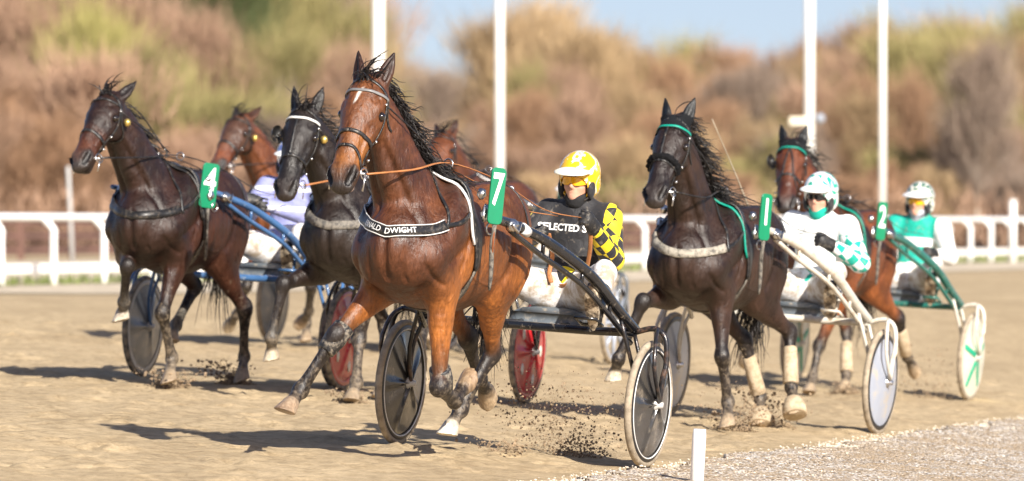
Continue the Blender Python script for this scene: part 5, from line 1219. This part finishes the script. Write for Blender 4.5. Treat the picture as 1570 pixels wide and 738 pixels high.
SULKIES = dict(
 h7=dict(label='black sulky with smoky wheels pulled by number 7', paint='black_paint', paint2='worn_black', tyre='tyre_cream', rim='rim_dark', rim_line=True, disc='disc_dark', lobes=5, label_patch=True),
 h1=dict(label='white sulky with pale blue wheel discs pulled by number 1', paint='white_paint', tyre='tyre_cream', rim='rim_dark', disc='disc_pale', lobes=0, hubw=0),
 h2=dict(label='teal sulky with green-striped cream wheels pulled by number 2', paint='teal_paint', paint2='white_paint', tyre='tyre_cream', rim='disc_cream', disc='disc_cream', lobes=0, stripes=True),
 h4=dict(label='blue sulky with dark wheels pulled by number 4', paint='blue_paint', tyre='tyre_dark', rim='rim_white', disc='disc_grey', lobes=3, track=1.45, thin=.8),
 h5=dict(label='sulky with red wheel discs pulled by the black horse', paint='black_paint', tyre='tyre_dark', rim='disc_red', disc='disc_red', lobes=5, spots=True, track=1.32),
 h6=dict(label='sulky with grey wheel discs behind the black horse', paint='grey_paint', tyre='tyre_cream', rim='disc_grey', disc='disc_grey', lobes=0),
 h3=dict(label='sulky with pale spoked wheels behind number 7 driver', paint='grey_paint', tyre='tyre_cream', rim='disc_pale', disc='disc_pale', spokes=8),
)
def jacket_mat(name, kind, c1, c2, c3=None):
    m = bpy.data.materials.new(name); m.use_nodes = True; N = m.node_tree.nodes; L = m.node_tree.links; b = N['Principled BSDF']
    tc = N.new('ShaderNodeTexCoord'); sx = N.new('ShaderNodeSeparateXYZ'); L.new(tc.outputs['Object'], sx.inputs[0])
    def mth(op, a, bb=None):
        n = N.new('ShaderNodeMath'); n.operation = op
        for i, v in enumerate((a,bb)):
            if v is None: continue
            if isinstance(v,(int,float)): n.inputs[i].default_value = v
            else: L.new(v, n.inputs[i])
        return n.outputs[0]
    ay = mth('ABSOLUTE', sx.outputs['Y']); sleeve = mth('MAXIMUM', mth('GREATER_THAN', ay, .215), mth('GREATER_THAN', sx.outputs['X'], -.42))
    ck = N.new('ShaderNodeTexChecker'); mp = N.new('ShaderNodeMapping'); mp.inputs['Rotation'].default_value = (R(38),R(20),R(45)); L.new(tc.outputs['Object'], mp.inputs[0]); L.new(mp.outputs[0], ck.inputs[0]); ck.inputs['Scale'].default_value = 15
    ck.inputs['Color1'].default_value = (*c2,1); ck.inputs['Color2'].default_value = (*c1,1)
    mx = N.new('ShaderNodeMix'); mx.data_type = 'RGBA'
    if kind == 'check': L.new(sleeve, mx.inputs[0]); mx.inputs[6].default_value = (*c1,1); L.new(ck.outputs[0], mx.inputs[7])
    elif kind == 'cuffcheck': L.new(mth('MULTIPLY', sleeve, mth('LESS_THAN', sx.outputs['Z'], 1.30)), mx.inputs[0]); mx.inputs[6].default_value = (*c1,1); L.new(ck.outputs[0], mx.inputs[7])
    elif kind == 'body': L.new(sleeve, mx.inputs[0]); mx.inputs[6].default_value = (*c1,1); mx.inputs[7].default_value = (*c2,1)
    else:
        w = mth('LESS_THAN', mth('FRACT', mth('MULTIPLY', sx.outputs['Z'], 7.5)), .22); L.new(w, mx.inputs[0]); mx.inputs[6].default_value = (*c1,1); mx.inputs[7].default_value = (*c2,1)
    out = mx.outputs[2]
    if kind == 'body':   # pale chest band
        m2 = N.new('ShaderNodeMix'); m2.data_type='RGBA'; q = mth('MULTIPLY', mth('GREATER_THAN', sx.outputs['Z'],1.19), mth('LESS_THAN', sx.outputs['Z'],1.26)); L.new(q, m2.inputs[0]); L.new(out, m2.inputs[6]); m2.inputs[7].default_value=(*c2,1); out = m2.outputs[2]
    no = N.new('ShaderNodeTexNoise'); no.inputs['Scale'].default_value = 26; no.inputs['Detail'].default_value = 8; L.new(tc.outputs['Object'], no.inputs[0])
    cr = N.new('ShaderNodeValToRGB'); ramp(cr, [(.60,(0,0,0)),(.74,(.6,.6,.6))]); L.new(no.outputs['Fac'], cr.inputs[0])
    m3 = N.new('ShaderNodeMix'); m3.data_type='RGBA'; L.new(cr.outputs[0], m3.inputs[0]); L.new(out, m3.inputs[6]); m3.inputs[7].default_value = (.30,.25,.19,1)
    L.new(m3.outputs[2], b.inputs['Base Color']); b.inputs['Roughness'].default_value = .7; b.inputs['Sheen Weight'].default_value = .1
    n2 = N.new('ShaderNodeTexNoise'); n2.inputs['Scale'].default_value = 16; n2.inputs['Detail'].default_value = 5; n2.inputs['Distortion'].default_value = .8; L.new(tc.outputs['Object'], n2.inputs[0])
    bp = N.new('ShaderNodeBump'); bp.inputs['Strength'].default_value = .5; bp.inputs['Distance'].default_value = .02; L.new(n2.outputs['Fac'], bp.inputs['Height']); L.new(bp.outputs[0], b.inputs['Normal'])
    return m
def helmet_mat(name, c1, c2, sc=6, edge=.55, coat_=.8):
    m = mat(name, c1, .22, coat=coat_, vary=.05); N = m.node_tree.nodes; L = m.node_tree.links; b = N['Principled BSDF']
    src = b.inputs['Base Color'].links[0].from_socket; tc = N.new('ShaderNodeTexCoord'); no = N.new('ShaderNodeTexNoise'); no.inputs['Scale'].default_value = sc; no.inputs['Detail'].default_value = 3; no.inputs['Distortion'].default_value = 2.5; L.new(tc.outputs['Object'], no.inputs[0])
    cr = N.new('ShaderNodeValToRGB'); ramp(cr, [(edge,(0,0,0)),(edge+.015,(1,1,1))]); L.new(no.outputs['Fac'], cr.inputs[0])
    mx = N.new('ShaderNodeMix'); mx.data_type='RGBA'; L.new(cr.outputs[0], mx.inputs[0]); L.new(src, mx.inputs[6]); mx.inputs[7].default_value=(*c2,1); L.new(mx.outputs[2], b.inputs['Base Color']); return m
M['helmet_white'] = mat('white_helmet', (.80,.80,.78), .25, coat=.7, vary=.04, dirt=MUD, dirt_amt=.12)
TEALC = (.0,.36,.27)
NECKB = mat('black_neck_warmer', (.014,.014,.016), .85, vary=.3, bump=.4, bscale=60)
DRIVERS = dict(
 h7=dict(label='driver in black and yellow checked jacket with a yellow helmet', seed=3, h=.0085, yaw=-2, pitch=-8, jacket=jacket_mat('black_yellow_jacket','check',(.014,.014,.017),(.80,.62,.01)), neck=NECKB, lens='lens_amber', helmet=helmet_mat('yellow_helmet',(.80,.46,.01),(.86,.80,.60),10,.575), visor=mat('cream_visor',(.82,.78,.62),.3,coat=.5,vary=.05),
    dy=.03, texts=[('SELECTED S',.054,1.275,-.02)], straps=[[(-.14,.27,1.28),(-.20,.25,1.15),(-.27,.20,1.02),(-.33,.10,.965),(-.36,.03,.95)],[(-.20,.0,1.24),(-.31,-.01,1.12),(-.31,-.02,1.02),(-.30,.0,.965)]], joints=dict(shL=(-.58,.175,1.35),shR=(-.58,-.175,1.35),haL=(-.14,.24,1.31),elL=(-.44,.27,1.12),knL=(-.02,.40,1.05),ftL=(.30,.50,.86))),
 h1=dict(label='driver in white and green jacket with a white helmet', seed=4, dy=.05, h=.0095, yaw=-4, pitch=-8, jacket=jacket_mat('white_green_jacket','cuffcheck',(.78,.80,.78),TEALC), neck=mat('teal_neck_warmer',TEALC,.8,vary=.15), lens='lens_black', lens_h=.040, helmet=helmet_mat('white_green_helmet',(.80,.82,.80),(.02,.36,.26),8,.51), visor=mat('white_green_visor',(.78,.82,.79),.3,coat=.5,vary=.04),
    joints=dict(haL=(-.14,.20,1.24),elL=(-.40,.36,1.12),haR=(-.12,-.26,1.22))),
 h2=dict(label='driver in teal jacket with white sleeves and a grey face mask', seed=5, dy=.06, h=.011, yaw=-6, pitch=-4, jacket=jacket_mat('teal_white_jacket','body',TEALC,(.78,.78,.74)), neck=mat('grey_face_mask',(.40,.42,.48),.8,vary=.1), mask=True, lens='lens_amber', helmet=helmet_mat('patterned_helmet',(.72,.71,.64),(.03,.12,.09),13,.51,.4), joints=dict(haL=(-.10,.26,1.14))),
 h4=dict(label='driver in lavender blue jacket behind number 4', seed=6, dy=.12, h=.011, yaw=5, jacket=jacket_mat('lavender_jacket','stripe',(.26,.28,.52),(.74,.75,.80)), neck=NECKB, lens='lens_black', helmet=helmet_mat('blue_helmet',(.12,.16,.40),(.75,.75,.78),6,.6), joints=dict(haL=(-.05,-.10,1.26),elL=(-.42,.34,1.12))),
 h3=dict(label='driver with pale teal helmet mostly hidden behind the number 7 driver', seed=7, h=.012, yaw=0, far=True, joints=dict(che=(-.72,0,1.14),nek=(-.80,0,1.24),hea=(-.79,0,1.38),shL=(-.76,.19,1.2),shR=(-.76,-.19,1.2),wai=(-.60,0,1.0)), jacket=jacket_mat('pale_teal_jacket','stripe',(.16,.42,.38),(.7,.75,.73)), neck=NECKB, lens='lens_black', helmet=helmet_mat('pale_teal_helmet',(.30,.62,.56),(.6,.74,.70),6,.62)),
)
import time as _t; _t0 = _t.time()
for key, cfg in HORSES.items():
    al, X, Y, sl = cfg['turn']; mwA, mwO = turnout(al, X, Y, sl, dz=cfg.get('dz',0.)); mwO = mwO @ Matrix.Translation((0,cfg.get('shift',0.),0))
    cfg['side'] = side_from(cfg['face_turn'], cfg['poll'], cfg['nose'])
    build_horse(cfg, mwO)
    if key in SULKIES: build_sulky(SULKIES[key], mwA)
    if key in DRIVERS: build_driver(DRIVERS[key], mwA)
    print('built', key, round(_t.time()-_t0,1))
# ------------------------------------------------------------------ sand thrown up by the hooves
m_clod = mat('damp_sand_clods', (.26,.19,.12), .95, vary=.35, scale=30)
m_mound = mat('kicked_up_sand', (.24,.175,.105), .95, vary=.3, scale=25, bump=.5)
def spray(n, px, Y, spread, hgt, lean, seed, r0=.003, r1=.012, h0=0., up=None):
    """lumps of sand in the air above one patch of ground"""
    rg = random.Random(seed); mb = MB(); X = (px-785)/10000*Y
    for k in range(n):
        t = rg.random()**1.6; z = h0+hgt*t; w = spread*(.35+.9*t)
        x = X+rg.gauss(0,w)+lean*t; y = Y+rg.gauss(0,w*1.3); r = r0+(r1-r0)*rg.random()**3
        mb.blob((x,y,float(gz(x,y))+z+.004),(r,r*rg.uniform(.7,1.3),r*rg.uniform(.6,1.1)),k,.3,(5,4))
    return mb
def mound(px, Y, w, h, seed):
    rg = random.Random(seed); mb = MB(); X = (px-785)/10000*Y
    for k in range(150):
        a = rg.uniform(0,6.28); q = rg.random()**.6*w; x = X+q*math.cos(a); y = Y+q*math.sin(a)*1.4; r = rg.uniform(.008,.026)*(1.2-q/w)
        mb.blob((x,y,float(gz(x,y))+h*(1-q/w)*rg.random()),(r*1.2,r*1.2,r*.8),k,.35,(6,5))
    return mb
for i,(a, lb) in enumerate((
  (spray(1700, 885, 36.6, .24, .38, -.18, 1, .002, .009), 'burst of dark sand thrown up behind the number 7 horse'),
  (spray(600, 850, 36.9, .34, .50, -.05, 2, .002, .006), 'fine sand flying between number 7 and number 1'),
  (spray(300, 775, 36.0, .10, .08, 0, 3), 'low scatter of sand below the hind hooves of number 7'),
  (spray(650, 1128, 42.1, .12, .16, -.02, 4), 'sand bursting around the planted fore hoof of number 1'),
  (spray(750, 1180, 42.9, .12, .24, -.06, 5), 'sand bursting around the hind hooves of number 1'),
  (spray(240, 1110, 42.4, .30, .55, .0, 6, .002, .006), 'fine sand flying in front of number 1'),
  (spray(300, 1298, 51.0, .09, .10, 0, 7), 'sand around the hind hoof of number 2'),
  (spray(420, 1425, 51.8, .22, .42, 0, 13, .003, .009), 'sand flying behind number 2'),
  (spray(550, 262, 43.4, .10, .12, .03, 8), 'sand bursting around the fore hoof of number 4'),
  (spray(600, 358, 44.5, .10, .16, -.10, 9), 'sand bursting around the hind hoof of number 4'),
  (spray(220, 535, 42.2, .08, .08, 0, 10), 'sand around the fore hoof of the black horse'))):
    tag(a.build('flying_sand', m_clod, smooth=False), lb, 'sand', kind='stuff')
for px, Y, w, h, lb in ((1126,42.2,.16,.05,'heap of sand at the fore hoof of number 1'),(1197,43.0,.15,.05,'heap of sand at the hind hooves of number 1'),(257,43.5,.17,.05,'heap of sand at the fore hoof of number 4'),(362,44.6,.16,.05,'heap of sand at the hind hoof of number 4'),(1298,51.0,.17,.06,'heap of sand at the hind hoof of number 2'),(538,42.3,.14,.035,'heap of sand at the fore hoof of the black horse')):
    tag(mound(px,Y,w,h,int(px)).build('sand_heap', m_mound, smooth=False), lb, 'sand', kind='stuff')

# the whip in the hand of the driver of number 1
mwA, _ = turnout(*HORSES['h1']['turn'])
mb = MB(); mb.tube([(-.22,-.20,1.13),(-.10,-.21,1.235),(.30,-.245,1.58),(.78,-.312,2.0)],[.009,.008,.005,.0025],8,res=4)
w = mb.build('driving_whip', mat('pale_whip', (.42,.36,.27), .5, vary=.1)); w.matrix_world = mwA
tag(w, 'thin pale driving whip raised above the back of number 1', 'whip')
